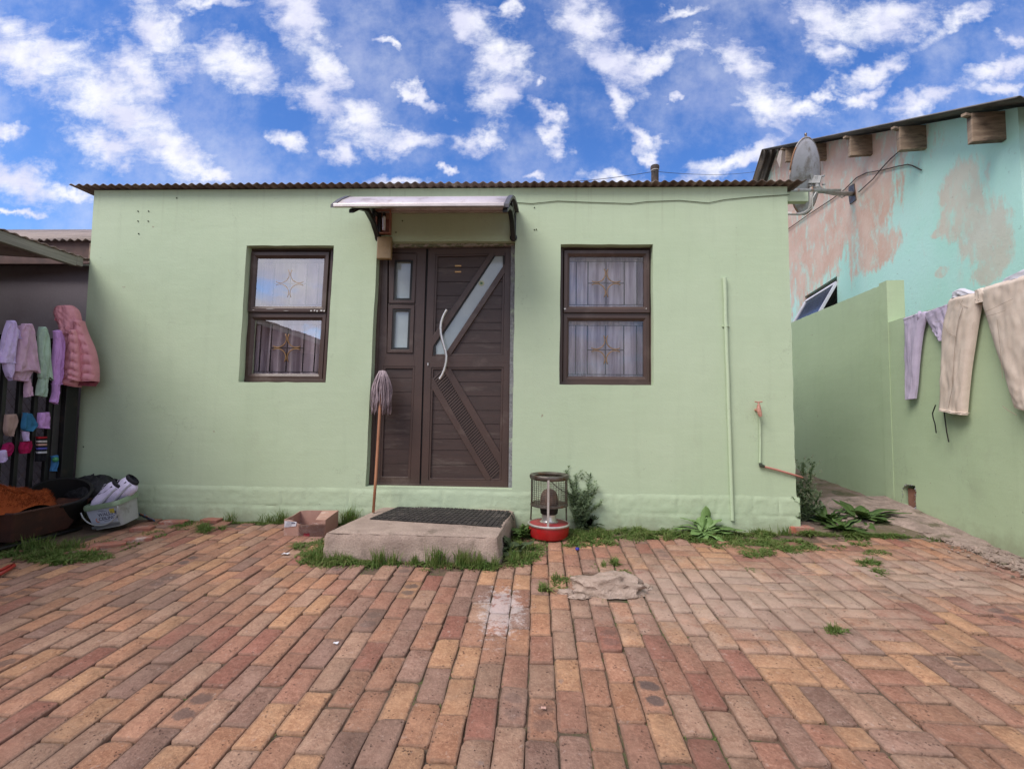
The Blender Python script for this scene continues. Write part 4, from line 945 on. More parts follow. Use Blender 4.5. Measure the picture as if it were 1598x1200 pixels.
# ------------------------------------------------------------------ turquoise neighbour
TK = .12; TX0 = 4.4-.12*3.8+.12*4.05          # wall plane x = TX0 + TK*y
TN = V((-1, TK, 0)).normalized(); TO = V((TX0, 0, 0)); TT = V((TK, 1, 0)).normalized()
def turqmat():
    m = bpy.data.materials.new('turquoise_peeling'); m.use_nodes = True; t = m.node_tree; q = NT(t); b = t.nodes['Principled BSDF']
    pos = q.n('ShaderNodeNewGeometry').outputs['Position']
    sp = q.n('ShaderNodeSeparateXYZ'); q.l(pos, sp.inputs[0])
    cy = q.n('ShaderNodeCombineXYZ'); q.l(sp.outputs[1], cy.inputs[0]); q.l(sp.outputs[2], cy.inputs[1]); p2 = cy.outputs[0]
    teal = q.mix(q.ss(q.noise(pos, 1.2, 5, .6), .3, .7), (.40, .66, .57), (.45, .68, .62))
    pink = q.mix(q.ss(q.noise(pos, 2.5, 6, .65), .3, .7), (.55, .36, .285), (.62, .46, .38))
    st = q.scalev(pos, (1.4, 1.4, .55)); w1 = q.noise(st, 1.6, 8, .68, .6); w2 = q.noise(q.scalev(pos, (6, 6, 1.6)), 1, 6, .7)
    W2 = q.m('ADD', q.m('MULTIPLY', q.m('SUBTRACT', w1, .5), 1.5), q.m('MULTIPLY', q.m('SUBTRACT', w2, .5), .9))
    # regions where the turquoise coat has not covered the pink: (px, py, radius along wall m, radius up m)
    reg = [(1300,240,2.3,1.55),(1245,330,1.5,1.9),(1262,250,2,2.2),(1350,310,.75,.9),(1372,260,.35,1.2),(1500,290,.30,.30),(1515,330,.22,.45),(1545,360,.30,.35),(1560,395,.20,.16),(1490,340,.22,.28),(1480,330,.07,.10),(1468,362,.14,.05),(1370,390,.5,.28),(1275,400,.9,.45),(1470,425,.10,.06),(1540,425,.18,.14)]
    mx = None
    for (a, c_, ry, rz) in reg:
        k = PL(a, c_, TO, TN); mp = q.n('ShaderNodeMapping', vector_type='TEXTURE'); q.l(p2, mp.inputs[0]); mp.inputs['Location'].default_value = (k.y, k.z, 0); mp.inputs['Scale'].default_value = (ry, rz, 1)
        ln = q.vm('LENGTH', mp.outputs[0], out=1); mx = ln if mx is None else q.m('SMOOTH_MIN', mx, ln, .2)
    W3 = q.m('ADD', W2, q.m('MULTIPLY', q.m('SUBTRACT', q.noise(q.scalev(pos, (14, 14, 5)), 1, 8, .75), .5), 1.3))
    f = q.ss(q.m('ADD', q.m('SUBTRACT', 1, mx), W3), -.10, .24)
    f = q.m('MULTIPLY', f, q.ss(q.noise(q.scalev(pos, (2, 2, 1)), 3, 7, .7), .30, .52, .25, 1))
    thin = q.m('MULTIPLY', q.ss(W2, .1, .6), .55)
    near = q.ss(sp.outputs[1], 1.2, .4)     # thinner coat over the near patches
    f = q.m('MULTIPLY', f, q.ss(sp.outputs[1], .6, 2.2, .6, 1.))
    c = q.mix(q.m('MAXIMUM', f, thin), teal, pink)
    c = q.mix(q.m('MULTIPLY', q.ss(q.noise(pos, 14, 6, .7), .62, .72), .4), c, (.16, .15, .13))
    q.l(c, b.inputs['Base Color']); b.inputs['Roughness'].default_value = .8
    bn = q.n('ShaderNodeBump'); bn.inputs['Strength'].default_value = .4; bn.inputs['Distance'].default_value = .01; q.l(q.noise(pos, 25, 6, .7), bn.inputs['Height']); q.l(bn.outputs[0], b.inputs['Normal'])
    return m
def neighbour():
    TQ = turqmat(); H = thing('turquoise_house', 'taller turquoise gabled house with pink undercoat patches and protruding purlins behind the boundary wall', 'house', (TX0+.3, 2, 0))
    def tp(px, py, off=0): return PL(px, py, TO+TN*off, TN)
    near = tp(1588, 168); peak = tp(1213, 236)
    sl = (peak.z-near.z)/(peak.y-near.y)
    def X(y): return TX0+TK*y
    yn = near.y; yp = peak.y; yb = yp+5.5
    def zr(y): return near.z+sl*(y-yn) if y < yp else peak.z-sl*1.3*(y-yp)
    wq = [tp(1256,463), tp(1306,431), tp(1307,480), tp(1254,505)]
    face = [V((X(yn), yn, -.3)), V((X(yn), yn, zr(yn))), V((X(yp), yp, zr(yp))), V((X(yb), yb, zr(yb))), V((X(yb), yb, -.3))]
    mb = MB(); tri = tessellate_polygon([face, wq]); mb.add(face+wq, [tuple(t) for t in tri])
    mb.add(wq+[p-TN*.16 for p in wq], [(i, (i+1) % 4, 4+(i+1) % 4, 4+i) for i in range(4)])
    ex = V((7, -7*TK, 0)); mb.add([face[0], face[1], face[1]+ex, face[0]+ex], [(0,1,2,3)]); mb.add([face[3], face[4], face[4]+ex, face[3]+ex], [(0,1,2,3)])
    mb.build('wall', TQ, H)
    # roof sheets, overhanging the gable
    oh = .30; ey = .35
    for nm, (ya, yc) in (('roof', (yn-ey, yp)), ('rear_roof', (yp, yb+.3))):
        za = near.z+sl*(ya-yn) if nm == 'roof' else zr(yp); zc = zr(yp) if nm == 'roof' else zr(yc)
        a = V((X(ya), ya, za+.05))+TN*oh; b_ = V((X(yc), yc, zc+.05))+TN*oh; mb = MB()
        corr(mb, a, (1, -TK, 0), b_-a, 7.5, (b_-a).length, pitch=.10 if nm == 'roof' else .13, amp=.012 if nm == 'roof' else .02, nv=3, seg=8)
        rf = mb.build(nm, ROOFT, H, smooth=True, solid=.006)
        if nm == 'roof': RF = rf
    for k, px in enumerate((1252, 1290, 1362, 1447, 1572)):
        y = tp(px, 240).y; z1 = zr(y)-.02; mb = MB(); h = .27 if k else .24; w = .06
        a = V((X(y), y, 0)); p = [a+TN*.28, a-TN*.02, a-TN*.02+TT*w, a+TN*.28+TT*w]
        mb.hexa([*[q+V((0,0,z1-h+.0)) for q in p], *[q+V((0,0,z1+(sl*.03))) for q in p]]); mb.build('purlin', WOOD, H, bev=.006)
        mb = MB(); a2 = a+TN*.02+TT*.17; b2 = a+TN*.36-TT*.02; bar(mb, a2+V((0,0,z1+.02)), b2+V((0,0,z1-.01)), .04, .025); mb.build('batten', WOOD, H)
    # pale fascia piece at the ridge
    mb = MB(); q = [tp(1216,236,.3), tp(1221,232,.3), tp(1217,262,.3), tp(1212,250,.3)]; mb.prism(q, -TN*.03); mb.build('fascia_offcut', M('pale_board', (.5,.42,.36), .8), H)
    # top-hung window, open
    mb = MB(); wf = M('white_upvc', (.62,.60,.66), .5)
    A, B_, C_, D_ = wq
    n = TN; fr = [p-n*.10 for p in wq]; 
    for i in range(4): bar(mb, fr[i], fr[(i+1) % 4], .04, .05, TN)
    wn = mb.build('window', BLACKM, H); wn['label'] = 'small top-hung window standing open'
    wid = (B_-A); t0, t1 = A+wid*.04-V((0,0,.10)), B_-wid*.02-V((0,0,.10)); dn = V((0,0,-.62))+TN*.34
    S_ = [t0, t1, t1+dn, t0+dn]; mb = MB()
    for i in range(4): bar(mb, S_[i], S_[(i+1) % 4], .045, .035, (wid.cross(dn)).normalized())
    mb.build('sash', wf, wn)
    mb = MB(); mb.add(S_, [(0,1,2,3)]); mb.build('pane', M('blue_pane', (.05,.06,.10), .08, bump=0, fine=0, spec=1), wn, solid=.004)
    # cables on the wall
    mb = MB(); cab = [(1228,359),(1262,335),(1300,310),(1318,296),(1336,278),(1352,270),(1376,266),(1400,260),(1416,257),(1424,259),(1438,266)]
    mb.tube([tp(a, b, .02) for a, b in cab], .007, 6); cab2 = [(1340,300),(1362,280),(1375,264),(1390,248),(1406,234)]
    mb.tube([tp(a, b, .03) for a, b in cab2], .007, 6); o = mb.build('cable', M('rust_cable', (.06,.04,.035), .7), H)
    mb = MB(); p = tp(1213, 236, .3); q = tp(1257.5, 219, .1); mb.tube([q-V((0,0,.08)), q+V((0,0,.10))], [.03,.018], 8); mb.lathe([(0,.03),(.02,.02),(.022,0)], q+V((0,0,.10)), 10); mb.build('roof_bolt', STEELD, H)
neighbour()
def dish():
    c = PL(1256.5, 277, TO+TN*.95, TN); D_ = thing('satellite_dish', 'grey oval satellite dish with rusty rim on a wall arm against the turquoise house', 'satellite dish', c)
    ax = V((-.50, .80, .33)).normalized()      # facing direction
    # ellipse of the dish in the plane square to ax
    r = V((0,0,1)).cross(ax).normalized(); u = ax.cross(r); k = (c-CAM).length/FPX
    Mx = Matrix((r, u, ax)).transposed(); RXs = 58*k
    GREY = M('dish_grey', (.48,.47,.50), .55, col2=(.42,.41,.44), vs=2.5, bump=.08, bs=40, dirt=(.25,.22,.2), dirtscale=4)
    # find horizontal radius so that the outline is as narrow as seen
    view = (c-CAM).normalized()
    mb = MB(); n = 48; rings = [0, .25, .5, .75, .9, 1.0]; pts = []
    rx = .36; rz = RXs*.70
    tilt = .35
    def dp(s, a, dz=0): return c+Mx @ V((rx*s*cos(a)+tilt*rz*s*sin(a), rz*s*sin(a), .10*s*s-.10+dz))
    for s in rings: pts += [dp(s, 2*pi*i/n) for i in range(n)]
    mb.grid(pts, n, len(rings), closed=True); mb.build('reflector', GREY, D_, smooth=True, solid=.006)
    mb = MB(); mb.tube([dp(1, 2*pi*i/n) for i in range(n+1)], .010, 6); mb.build('rim', M('rusty_rim', (.30,.15,.08), .7, col2=(.35,.33,.32), vs=3, vlo=.45, vhi=.55), D_, smooth=True)
    POLE = M('pole_grey', (.36,.36,.34), .5, .3, dirt=(.25,.13,.07), dirtscale=5)
    bk = c-ax*.10+V((0,0,-.02)); br = PL(1270, 284, bk, view); cr = rt; upw = V((0,0,1))
    def BP(px, py, back=.0): return PL(px, py, bk-ax*back, view)
    mb = MB(); bar(mb, BP(1262, 281, .02), BP(1281, 281, .06), .05, .10); bar(mb, BP(1266, 271, .05), BP(1268, 291, .05), .03, .04, V((1,0,0)))
    for (a, b) in ((1260,272),(1262,290),(1283,275),(1284,288)): mb.tube([BP(a, b, .0), BP(a+3, b, .12)], .012, 8)
    mb.tube([BP(1274, 276, .02), BP(1276, 292, .09)], .03, 12)
    mb.build('bracket', M('lnb_grey', (.40,.40,.40), .5), D_, smooth=40)
    mb = MB(); mb.tube([BP(1266, 292, .08), BP(1265.5, 318, .06), BP(1263, 327, .05), BP(1256, 332, .02), BP(1248, 334, .0), BP(1222, 333, -.05)], .022, 10); mb.build('feed_arm', M('arm_white', (.55,.53,.50), .5, dirt=(.35,.16,.08), dirtscale=6), D_, smooth=True)
    pl_ = PL(1331, 303, TO, TN); mb = MB(); e = TT*.09
    mb.prism([pl_-e-V((0,0,.13)), pl_+e*.7-V((0,0,.13)), pl_+e+V((0,0,.02)), pl_+e*.9+V((0,0,.15)), pl_-e*.6+V((0,0,.13))], TN*.015); mb.build('wall_plate', STEELD, D_)
    e = BP(1280, 297, .08); q = pl_.lerp(e, .6)+V((0,0,-.02))
    mb = MB(); mb.tube([pl_, q, e, BP(1274, 290, .08)], .032, 10); mb.build('mount_arm', POLE, D_, smooth=True)
    mb = MB(); mb.tube([pl_+TN*.06, pl_.lerp(q, .6)+V((0,0,-.06)), q+V((0,0,.0)), BP(1273, 301, .12), BP(1268, 310, .12), BP(1268, 324, .1), BP(1258, 333, .06)], .009, 6); mb.build('coax', M('white_coax', (.6,.59,.56), .6), D_, smooth=True)
    # slender pipe in front, carried to the roof edge
    mb = MB(); a, b = P(1232, 297.5, .12), BP(1311, 297, .3); mb.tube([a, b], .016, 8); mb.build('stay_pipe', POLE, D_)
dish()
# ------------------------------------------------------------------ left neighbour, porch, fence
def left_side():
    N = thing('purple_house', 'mauve-grey neighbouring house with brown corrugated roof at the far left', 'house', (-6.5, .3, 0))
    MV = M('mauve_plaster', (.34,.30,.34), .85, col2=(.29,.255,.29), vs=2, bump=.3, bs=40, dirt=(.26,.22,.25), dirtscale=3)
    zc = P(120, 378, .15).z
    mb = MB(); mb.box((-9.5, .28, -.2), (-4.10, .42, zc+.02)); mb.box((-9.5, .42, -.2), (-9.3, 5, zc+.4)); mb.build('wall', MV, N)
    mb = MB(); corr(mb, (-9.8, .10, zc+.005), (1, 0, 0), (0, 1, .445), 9.8-4.09, 2.35, pitch=.076, amp=.010, nv=2); mb.build('roof', ROOFG, N, smooth=True, solid=.004)
    mb = MB(); a, b = P(125, 380, .2), P(138, 407, .2); mb.box((-9.5, .14, b.z-.05), (-4.09, .19, zc+.022)); mb.build('fascia_board', M('red_brown_fascia', (.11,.06,.05), .8, col2=(.07,.04,.035), vs=8), N)
    mb = MB(); p = P(132, 398, .18); mb.box((-4.22, .12, p.z-.10), (-4.10, .20, p.z+.10)); mb.build('beam_stub', WOOD, N, bev=.01)
    # porch of the left neighbour: a low lean-to roof on a weathered beam
    Pch = thing('porch_roof', 'low lean-to porch roof on a weathered grey beam left of the green house', 'porch', (-4.1, -1, 2.3))
    e = P(116, 414, -.12)
    xb = e.x; z0 = e.z
    mb = MB(); mb.box((xb-.05, -7.6, z0), (xb, -.10, z0+.085)); mb.box((xb-.05, -.10, z0+.01), (xb-.0, -.04, z0+.10)); mb.build('beam', WOODG, Pch, bev=.004)
    mb = MB(); corr(mb, (xb+.015, -7.7, z0+.094), (0, 1, 0), (-1, 0, .06), 7.75, 4.5, nv=2, amp=.006); mb.build('sheeting', ROOFG, Pch, smooth=True, solid=.004)  # sheeting and beam run on out of view to lengthen their window reflection
    mb = MB(); bar(mb, (xb-.05, -.06, z0+.02), (xb-.05, .25, z0+.12), .03, .012); mb.build('tin_strip', M('tin', (.35,.35,.38), .4, .6), Pch)
    mb = MB(); mb.box((-8.6, -7.6, -.3), (-8.5, .25, z0+.5)); mb.box((-8.6, -7.7, -.5), (xb-.1, -7.6, z0+.5)); mb.build('unseen_shade_wall', M('shade_wall_mauve', (.10,.085,.10), .9), Pch)  # unseen walls added to darken the porch and close its window reflection
    return xb, z0
left_side()
FX = -4.06            # plane of the fence
def FP(px, py, off=0): return PL(px, py, (FX+off, 0, 0), V((1, 0, 0)))
def fence():
    F = thing('metal_fence', 'black metal paling fence with chain-link behind it, hung with washing, at the left', 'fence', (FX, -.7, -.02))
    zr = FP(78, 537).z
    mb = MB(); p = FP(106, 600); mb.box((FX-.03, p.y-.055, -.1), (FX+.05, p.y+.055, 1.62)); mb.build('post', BLACKM, F, bev=.004)
    mb = MB(); p2 = FP(92, 600); mb.box((FX-.03, p2.y-.035, -.1), (FX+.01, p2.y+.02, 1.55)); mb.build('post', M('grey_metal', (.045,.042,.045), .5), F, bev=.004)
    mb = MB(); mb.box((FX-.015, -3.4, zr-.02), (FX+.015, p.y-.05, zr+.02)); mb.build('rail', BLACKM, F, bev=.003)
    mb = MB(); mb.box((FX-.015, -3.4, .16), (FX+.015, p.y-.05, .20)); mb.build('rail', BLACKM, F, bev=.003)
    y = FP(79, 600).y; k = 0
    while y > -3.3:
        mb = MB(); mb.box((FX-.016, y-.015, -.15), (FX+.016, y+.015, zr+.05)); mb.build('paling', BLACKM, F, bev=.003); y -= .117; k += 1
    mb = MB(); s = .055; x = FX-.06
    for i in range(-30, 30):
        for sg in (-1, 1):
            pts = []; 
            y0 = -.05-i*s
            z = 0; seg = []
            for j in range(0, 24):
                zz = j*s*.9; yy = y0+sg*j*s*.62
                if -1.7 < yy < -.02 and zz < 1.15: seg.append((x, yy, zz))
            if len(seg) > 1: mb.tube(seg, .0018, 4, cap=False)
    mb.build('chain_link', STEELD, F)
fence()
# ------------------------------------------------------------------ garments
def garment(name, rows, plane, mat, parent=None, th=.025, folds=4, amp=.010, nu=26, nv=44, seed=0, off=.02, quilt=0, base=None, drape=True, hem=0, tuck=.0):
    o_, n_ = plane; R = random.Random(seed)
    # rows: (xl, yl, xr, yr) in picture measure, top to bottom
    m = len(rows); front = []; back = []
    def row(t):
        s = t*(m-1); i = min(int(s), m-2); f = s-i
        def cr(a, b, c, d, f): return .5*((2*b)+(-a+c)*f+(2*a-5*b+4*c-d)*f*f+(-a+3*b-3*c+d)*f**3)
        g = [rows[max(0, i-1)], rows[i], rows[i+1], rows[min(m-1, i+2)]]
        return [cr(g[0][k], g[1][k], g[2][k], g[3][k], f) for k in range(4)]
    ph = [R.uniform(0, 6.28) for _ in range(6)]
    for j in range(nv):
        t = j/(nv-1); xl, yl, xr, yr = row(t)
        for i in range(nu):
            u = i/(nu-1); a = xl+(xr-xl)*u; b = yl+(yr-yl)*u
            if hem and t > .9: b += hem*sin(u*7+ph[4])*(t-.9)*10
            p = PL(a, b, o_, n_)
            e = sqrt(max(0, 1-(2*u-1)**2)); e2 = e**.6
            w = (.25+.75*t) if drape else 1
            fo = amp*w*(.55*sin(u*folds*4.2+ph[0]+1.6*sin(t*3.3+ph[1])+2.2*noise.noise(V((u*2, t*2.5, seed*3.1))))+1.7*noise.noise(V((u*3.5+seed+t*1.2, t*3, seed*1.7)))+.7*noise.noise(V((u*8+seed-t*3, t*7, seed*2.7))))
            fo += amp*.55*noise.noise(V((u*11+seed, t*14+u*5, seed*.7)))
            q = 0
            if quilt:
                q = .022*abs(sin(pi*(t*quilt+.14*sin(u*5+seed))))**.5
            topd = min(1, t/.06); 
            d = off+th*e2*(.35+.65*topd)*.8+(fo+q)*min(1, e*2.2)
            front.append(p+n_*d); back.append(p+n_*(off*.3-.004 if t > .02 else -.01))
    mb = MB(); k0 = mb.grid(front, nu, nv); k1 = mb.grid(back, nu, nv)
    for j in range(nv-1):
        for i in (0, nu-1): mb.f.append((k0+j*nu+i, k0+(j+1)*nu+i, k1+(j+1)*nu+i, k1+j*nu+i))
    for i in range(nu-1):
        mb.f.append((k0+i, k0+i+1, k1+i+1, k1+i)) ; 
    ob = mb.build(name, mat, parent, smooth=50)
    return ob
FPL = (V((FX+.02, 0, 0)), V((1, 0, 0)))
def fpl(o): return (V((FX+.02+o, 0, 0)), V((1, 0, 0)))
BPL = (WO, WN)
LIL = cloth('lilac_cotton', (.62,.50,.80)); MAUVE = cloth('dusky_pink_cotton', (.60,.40,.54)); SAGE = cloth('sage_cotton', (.38,.52,.42)); VIO = cloth('violet_cotton', (.58,.32,.68))
def hang(name, label, cat, base_px, plane):
    p = PL(*base_px, *plane); return thing(name, label, cat, p, 'washing hung on the fence')
def clothes_left():
    t = hang('lilac_shirt', 'pale lilac shirt, leftmost of the washing on the fence rail', 'shirt', (12,590), FPL)
    garment('body', [(10,500,18,500),(3,520,24,522),(-2,545,22,545),(-8,566,20,567)], fpl(.06), LIL, t, seed=1, amp=.012)
    garment('sleeve', [(17,506,21,508),(19,518,25,518),(20,528,28,529)], fpl(.05), LIL, t, seed=2, nv=14, nu=12, th=.02)
    garment('tail', [(2,566,18,567),(4,577,17,578),(8,588,13,594)], fpl(.05), LIL, t, seed=3, nv=16, nu=14, amp=.008)
    t = hang('pink_top', 'dusky pink top with wide flared hem hung between lilac and green shirts', 'shirt', (40,600), FPL)
    garment('body', [(33,505,46,505),(27,520,51,521),(22,555,55,552),(17,578,60,581)], fpl(.05), MAUVE, t, seed=4, amp=.014, hem=2)
    garment('under_layer', [(20,575,50,575),(18,588,42,588),(20,593,36,596)], fpl(.02), MAUVE, t, seed=5, nv=16, amp=.01)
    garment('sleeve', [(38,590,44,590),(36,606,46,605),(36,620,47,617)], fpl(.01), MAUVE, t, seed=6, nv=14, nu=10, th=.015)
    garment('shoulder', [(27,508,34,508),(26,520,34,520)], fpl(.03), MAUVE, t, seed=7, nv=10, nu=8, th=.015)
    t = hang('green_shirt', 'sage green shirt with a long sleeve hanging below its hem', 'shirt', (66,610), FPL)
    garment('body', [(60,510,67,510),(57,525,72,525),(57,560,76,560),(58,588,79,592)], fpl(.04), SAGE, t, seed=8, amp=.011, hem=2)
    garment('sleeve', [(60,586,72,586),(56,602,70,602),(54,617,68,620)], fpl(.03), SAGE, t, seed=9, nv=18, nu=14)
    t = hang('violet_shirt', 'narrow violet shirt folded lengthwise beside the pink jacket', 'shirt', (85,620), FPL)
    garment('body', [(82,517,90,515),(82,535,96,535),(79,570,95,570),(81,600,91,600)], fpl(.04), VIO, t, seed=10, amp=.012, folds=3)
    garment('sleeve', [(80,598,90,598),(80,612,88,612),(76,627,86,631)], fpl(.04), VIO, t, seed=11, nv=16, nu=12)
    # second row, pegged on the wire behind the palings
    def small(name, label, cat, rows, mat, seed, o=-.005): 
        q = PL(rows[0][0], rows[0][1], *fpl(o)); t = thing(name, label, cat, q, 'washing hung on the fence'); garment('cloth', rows, fpl(o), mat, t, seed=seed, nu=14, nv=18, th=.015, amp=.008); return t
    small('beige_cloth', 'small beige garment drooping between the first palings', 'garment', [(6,647,22,646),(5,660,24,659),(4,672,19,673),(8,680,17,681)], cloth('beige_cotton', (.36,.25,.22)), 20)
    small('blue_garment', 'bright blue garment hooked on a paling', 'garment', [(36,644,44,645),(33,655,52,656),(32,668,56,664),(38,673,47,673)], cloth('cyan_cotton', (.04,.17,.32)), 21, .03)
    small('violet_cloth', 'square violet cloth between two palings', 'garment', [(58,644,74,643),(57,655,75,654),(57,668,74,669)], VIO, 22)
    small('lavender_sock', 'small lavender sock below the bright blue garment', 'sock', [(33,673,41,673),(34,681,42,680),(36,688,41,688)], LIL, 23, .01)
    small('crimson_sock', 'crimson sock right of the first paling gap', 'sock', [(31,690,46,688),(28,700,47,697),(30,708,42,706)], cloth('crimson_cotton', (.34,.012,.075)), 24, .0)
    small('crimson_garment', 'crimson and lilac garment at the picture edge', 'garment', [(4,694,15,690),(0,704,18,700),(-2,712,12,712)], cloth('crimson_cotton_dark', (.32,.012,.09)), 25, .0)
    small('lilac_sock', 'lilac patterned sock below the crimson garment', 'sock', [(-4,706,5,702),(-4,716,8,713),(-3,722,4,720)], LIL, 26, .02)
    tt = small('striped_sock', 'striped sock in red, white and blue between two palings', 'sock', [(56,681,70,681),(55,695,69,694),(54,708,68,708),(54,720,67,720)], cloth('dark_cotton', (.015,.015,.02)), 27)
    for k, (y, c) in enumerate(((683,(.35,.02,.03)),(689,(.55,.5,.5)),(694,(.5,.3,.25)),(700,(.10,.10,.4)),(706,(.5,.5,.55)))):
        garment('stripe', [(56,y-1.5,70,y-2),(56,y+1.5,70,y+1)], fpl(.012), cloth('stripe', c), tt, seed=28+k, nu=8, nv=4, th=.012, amp=.002)
    tt = small('blue_sock', 'light blue sock with a green ball beside the post', 'sock', [(79,712,87,710),(79,724,87,722),(77,735,85,735)], cloth('sky_cotton', (.06,.20,.42)), 33)
    mb = MB(); c = PL(86.5, 717, *fpl(.03)); mb.lathe([(.0,-.022),(.013,-.018),(.021,-.006),(.021,.006),(.013,.018),(0,.022)], c, 14); mb.build('green_ball', M('green_plastic', (.06,.28,.12), .5), tt, smooth=True)
    # pegs
    # puffer jacket on the post
    PUF = M('pink_nylon', (.66,.29,.33), .55, col2=(.58,.24,.28), vs=8, bump=.35, bs=55, bd=.006, spec=.4)
    q = PL(120, 605, *fpl(0)); J = thing('puffer_jacket', 'pink quilted hooded puffer jacket hung over the fence post', 'jacket', q)
    jp = fpl(.06); jn = (V((FX+.08, 0, 0)), V((.8, -.6, 0)).normalized())
    pl = (P(120, 540, -.14), V((.35, -.94, 0)).normalized())
    def pp(o): return (pl[0]+pl[1]*o, pl[1])
    garment('hood', [(94,480,116,478),(89,489,125,486),(92,501,129,502),(97,512,128,514),(98,522,127,524)], pp(.02), PUF, J, seed=40, th=.09, amp=.012, off=.03)
    garment('hood_edge', [(90,482,96,481),(88,490,97,490),(91,502,99,503)], pp(.06), M('pink_nylon_deep', (.38,.10,.13), .6), J, seed=41, th=.04, nu=10, nv=14)
    garment('body', [(97,515,120,515),(94,540,122,540),(92,565,128,566),(89,585,132,590),(90,597,128,605)], pp(.0), PUF, J, seed=42, th=.09, amp=.005, quilt=6, off=.03)
    garment('sleeve', [(122,500,133,502),(124,525,140,522),(130,550,151,548),(132,575,156,575),(132,596,156,596)], pp(.03), PUF, J, seed=43, th=.08, amp=.004, quilt=7, off=.03)
    garment('sleeve', [(114,517,124,515),(114,535,129,533),(115,560,131,560),(112,580,131,583),(111,594,130,596)], pp(.09), PUF, J, seed=44, th=.06, amp=.004, quilt=7, off=.03)
    garment('lining', [(120,595,155,596),(121,602,150,603)], pp(.01), M('pink_lining', (.25,.05,.08), .8), J, seed=45, th=.05, nu=14, nv=6)
clothes_left()
def clothes_right():
    CREAM = cloth('cream_twill', (.66,.55,.47), (.58,.47,.395), bs=160); LAV = cloth('lavender_knit', (.50,.43,.56), (.43,.37,.49), bs=200)
    SEAM = M('seam_thread', (.34,.25,.19), .9, bump=0)
    WLIN = cloth('white_lining', (.62,.60,.66))
    def hw(name, label, cat, px): return thing(name, label, cat, PL(*px, *BPL), 'washing hung over the right boundary wall')
    t = hw('lavender_jersey', 'lavender long-sleeved jersey draped over the right wall, one sleeve hanging', 'jersey', (1430,560))
    garment('body', [(1447,488,1486,474),(1450,500,1485,480),(1459,515,1483,500),(1468,526,1481,520),(1472,532,1479,532)], (WO+WN*.02, WN), LAV, t, seed=50, amp=.010)
    garment('sleeve', [(1413.5,497,1447,486),(1416,505,1448,494),(1417,522,1442,520),(1417,560,1437,560),(1418,600,1434,598),(1419,624,1431,622)], (WO+WN*.03, WN), LAV, t, seed=51, amp=.009, folds=2)
    mb = MB(); c = PL(1446.5, 489, *BPL)+WN*.06; mb.tube([c+V((0,0,.02)), c+V((0,0,-.03)), c+WT*.02+V((0,0,-.07))], [.012, .018, .008], 8); mb.build('knot', LAV, t, smooth=True)
    t = hw('cream_trousers', 'cream twill trousers with dark drawstrings folded over the right wall', 'trousers', (1495,640))
    L1 = [(1488,466,1536,455),(1484,480,1534,475),(1478,505,1530,497),(1475,540,1524,535),(1475,580,1518,575),(1474,610,1514,612),(1471,640,1511,646)]
    garment('leg', L1, (WO+WN*.03, WN), CREAM, t, seed=52, amp=.009, folds=2, th=.045, nu=34, nv=70)
    garment('lining', [(1492,456,1504,450),(1491,466,1528,457)], (WO+WN*.02, WN), WLIN, t, seed=53, nu=14, nv=6, th=.03)
    garment('cuff', [(1471,638,1512,644),(1471,641,1511,648)], (WO+WN*.045, WN), CREAM, t, seed=56, nu=22, nv=5, th=.042, amp=.006, folds=3)
    def seam(par, pts, o, r=.0028, mat=SEAM, stitch=True):
        mb = MB(); P3 = [PL(a, b, *BPL)+WN*o for a, b in pts]; f = []
        for i in range(len(P3)-1): f += [P3[i].lerp(P3[i+1], k/10) for k in range(10)]
        f.append(P3[-1])
        mb.tube(f, r*.6 if stitch else r, 6)
        mb.build('seam' if stitch else 'drawstring', mat, par)
    seam(t, [(1524,480),(1517,500),(1512,530),(1509,570),(1506,610),(1500,638)], .098, .003); seam(t, [(1522,468),(1518,475),(1530,480)], .09, .002); seam(t, [(1476,503),(1488,501),(1500,520),(1512,526)], .094, .002)
    seam(t, [(1472,632),(1467,645),(1468,652),(1471,662),(1473,676)], .06, .005, BLACKM, False); seam(t, [(1485,638),(1488,662),(1490,676),(1493,690)], .06, .005, BLACKM, False)
    t = hw('wide_cream_trousers', 'wide cream trousers with white lining, rightmost on the wall', 'trousers', (1580,600))
    garment('leg', [(1541,449,1640,420),(1540,470,1650,450),(1550,505,1660,500),(1562,545,1670,550),(1577,590,1680,600),(1586,620,1690,640),(1590,636,1695,660)], (WO+WN*.03, WN), CREAM, t, seed=54, amp=.010, folds=3, th=.06, nu=60, nv=80)
    garment('lining', [(1575,434,1640,405),(1562,446,1640,425)], (WO+WN*.025, WN), WLIN, t, seed=55, nu=14, nv=6, th=.03)
    garment('waist_knot', [(1528,453,1538,449),(1528,462,1548,456),(1531,474,1546,470)], (WO+WN*.04, WN), CREAM, t, seed=57, nu=12, nv=10, th=.03)
    seam(t, [(1562,487),(1575,482),(1592,474),(1610,466)], .115, .002); seam(t, [(1564,494),(1580,490),(1598,484)], .115, .002); seam(t, [(1585,498),(1590,540),(1594,590)], .12, .002)
    seam(t, [(1589,634),(1600,642),(1612,648)], .10, .003)
clothes_right()
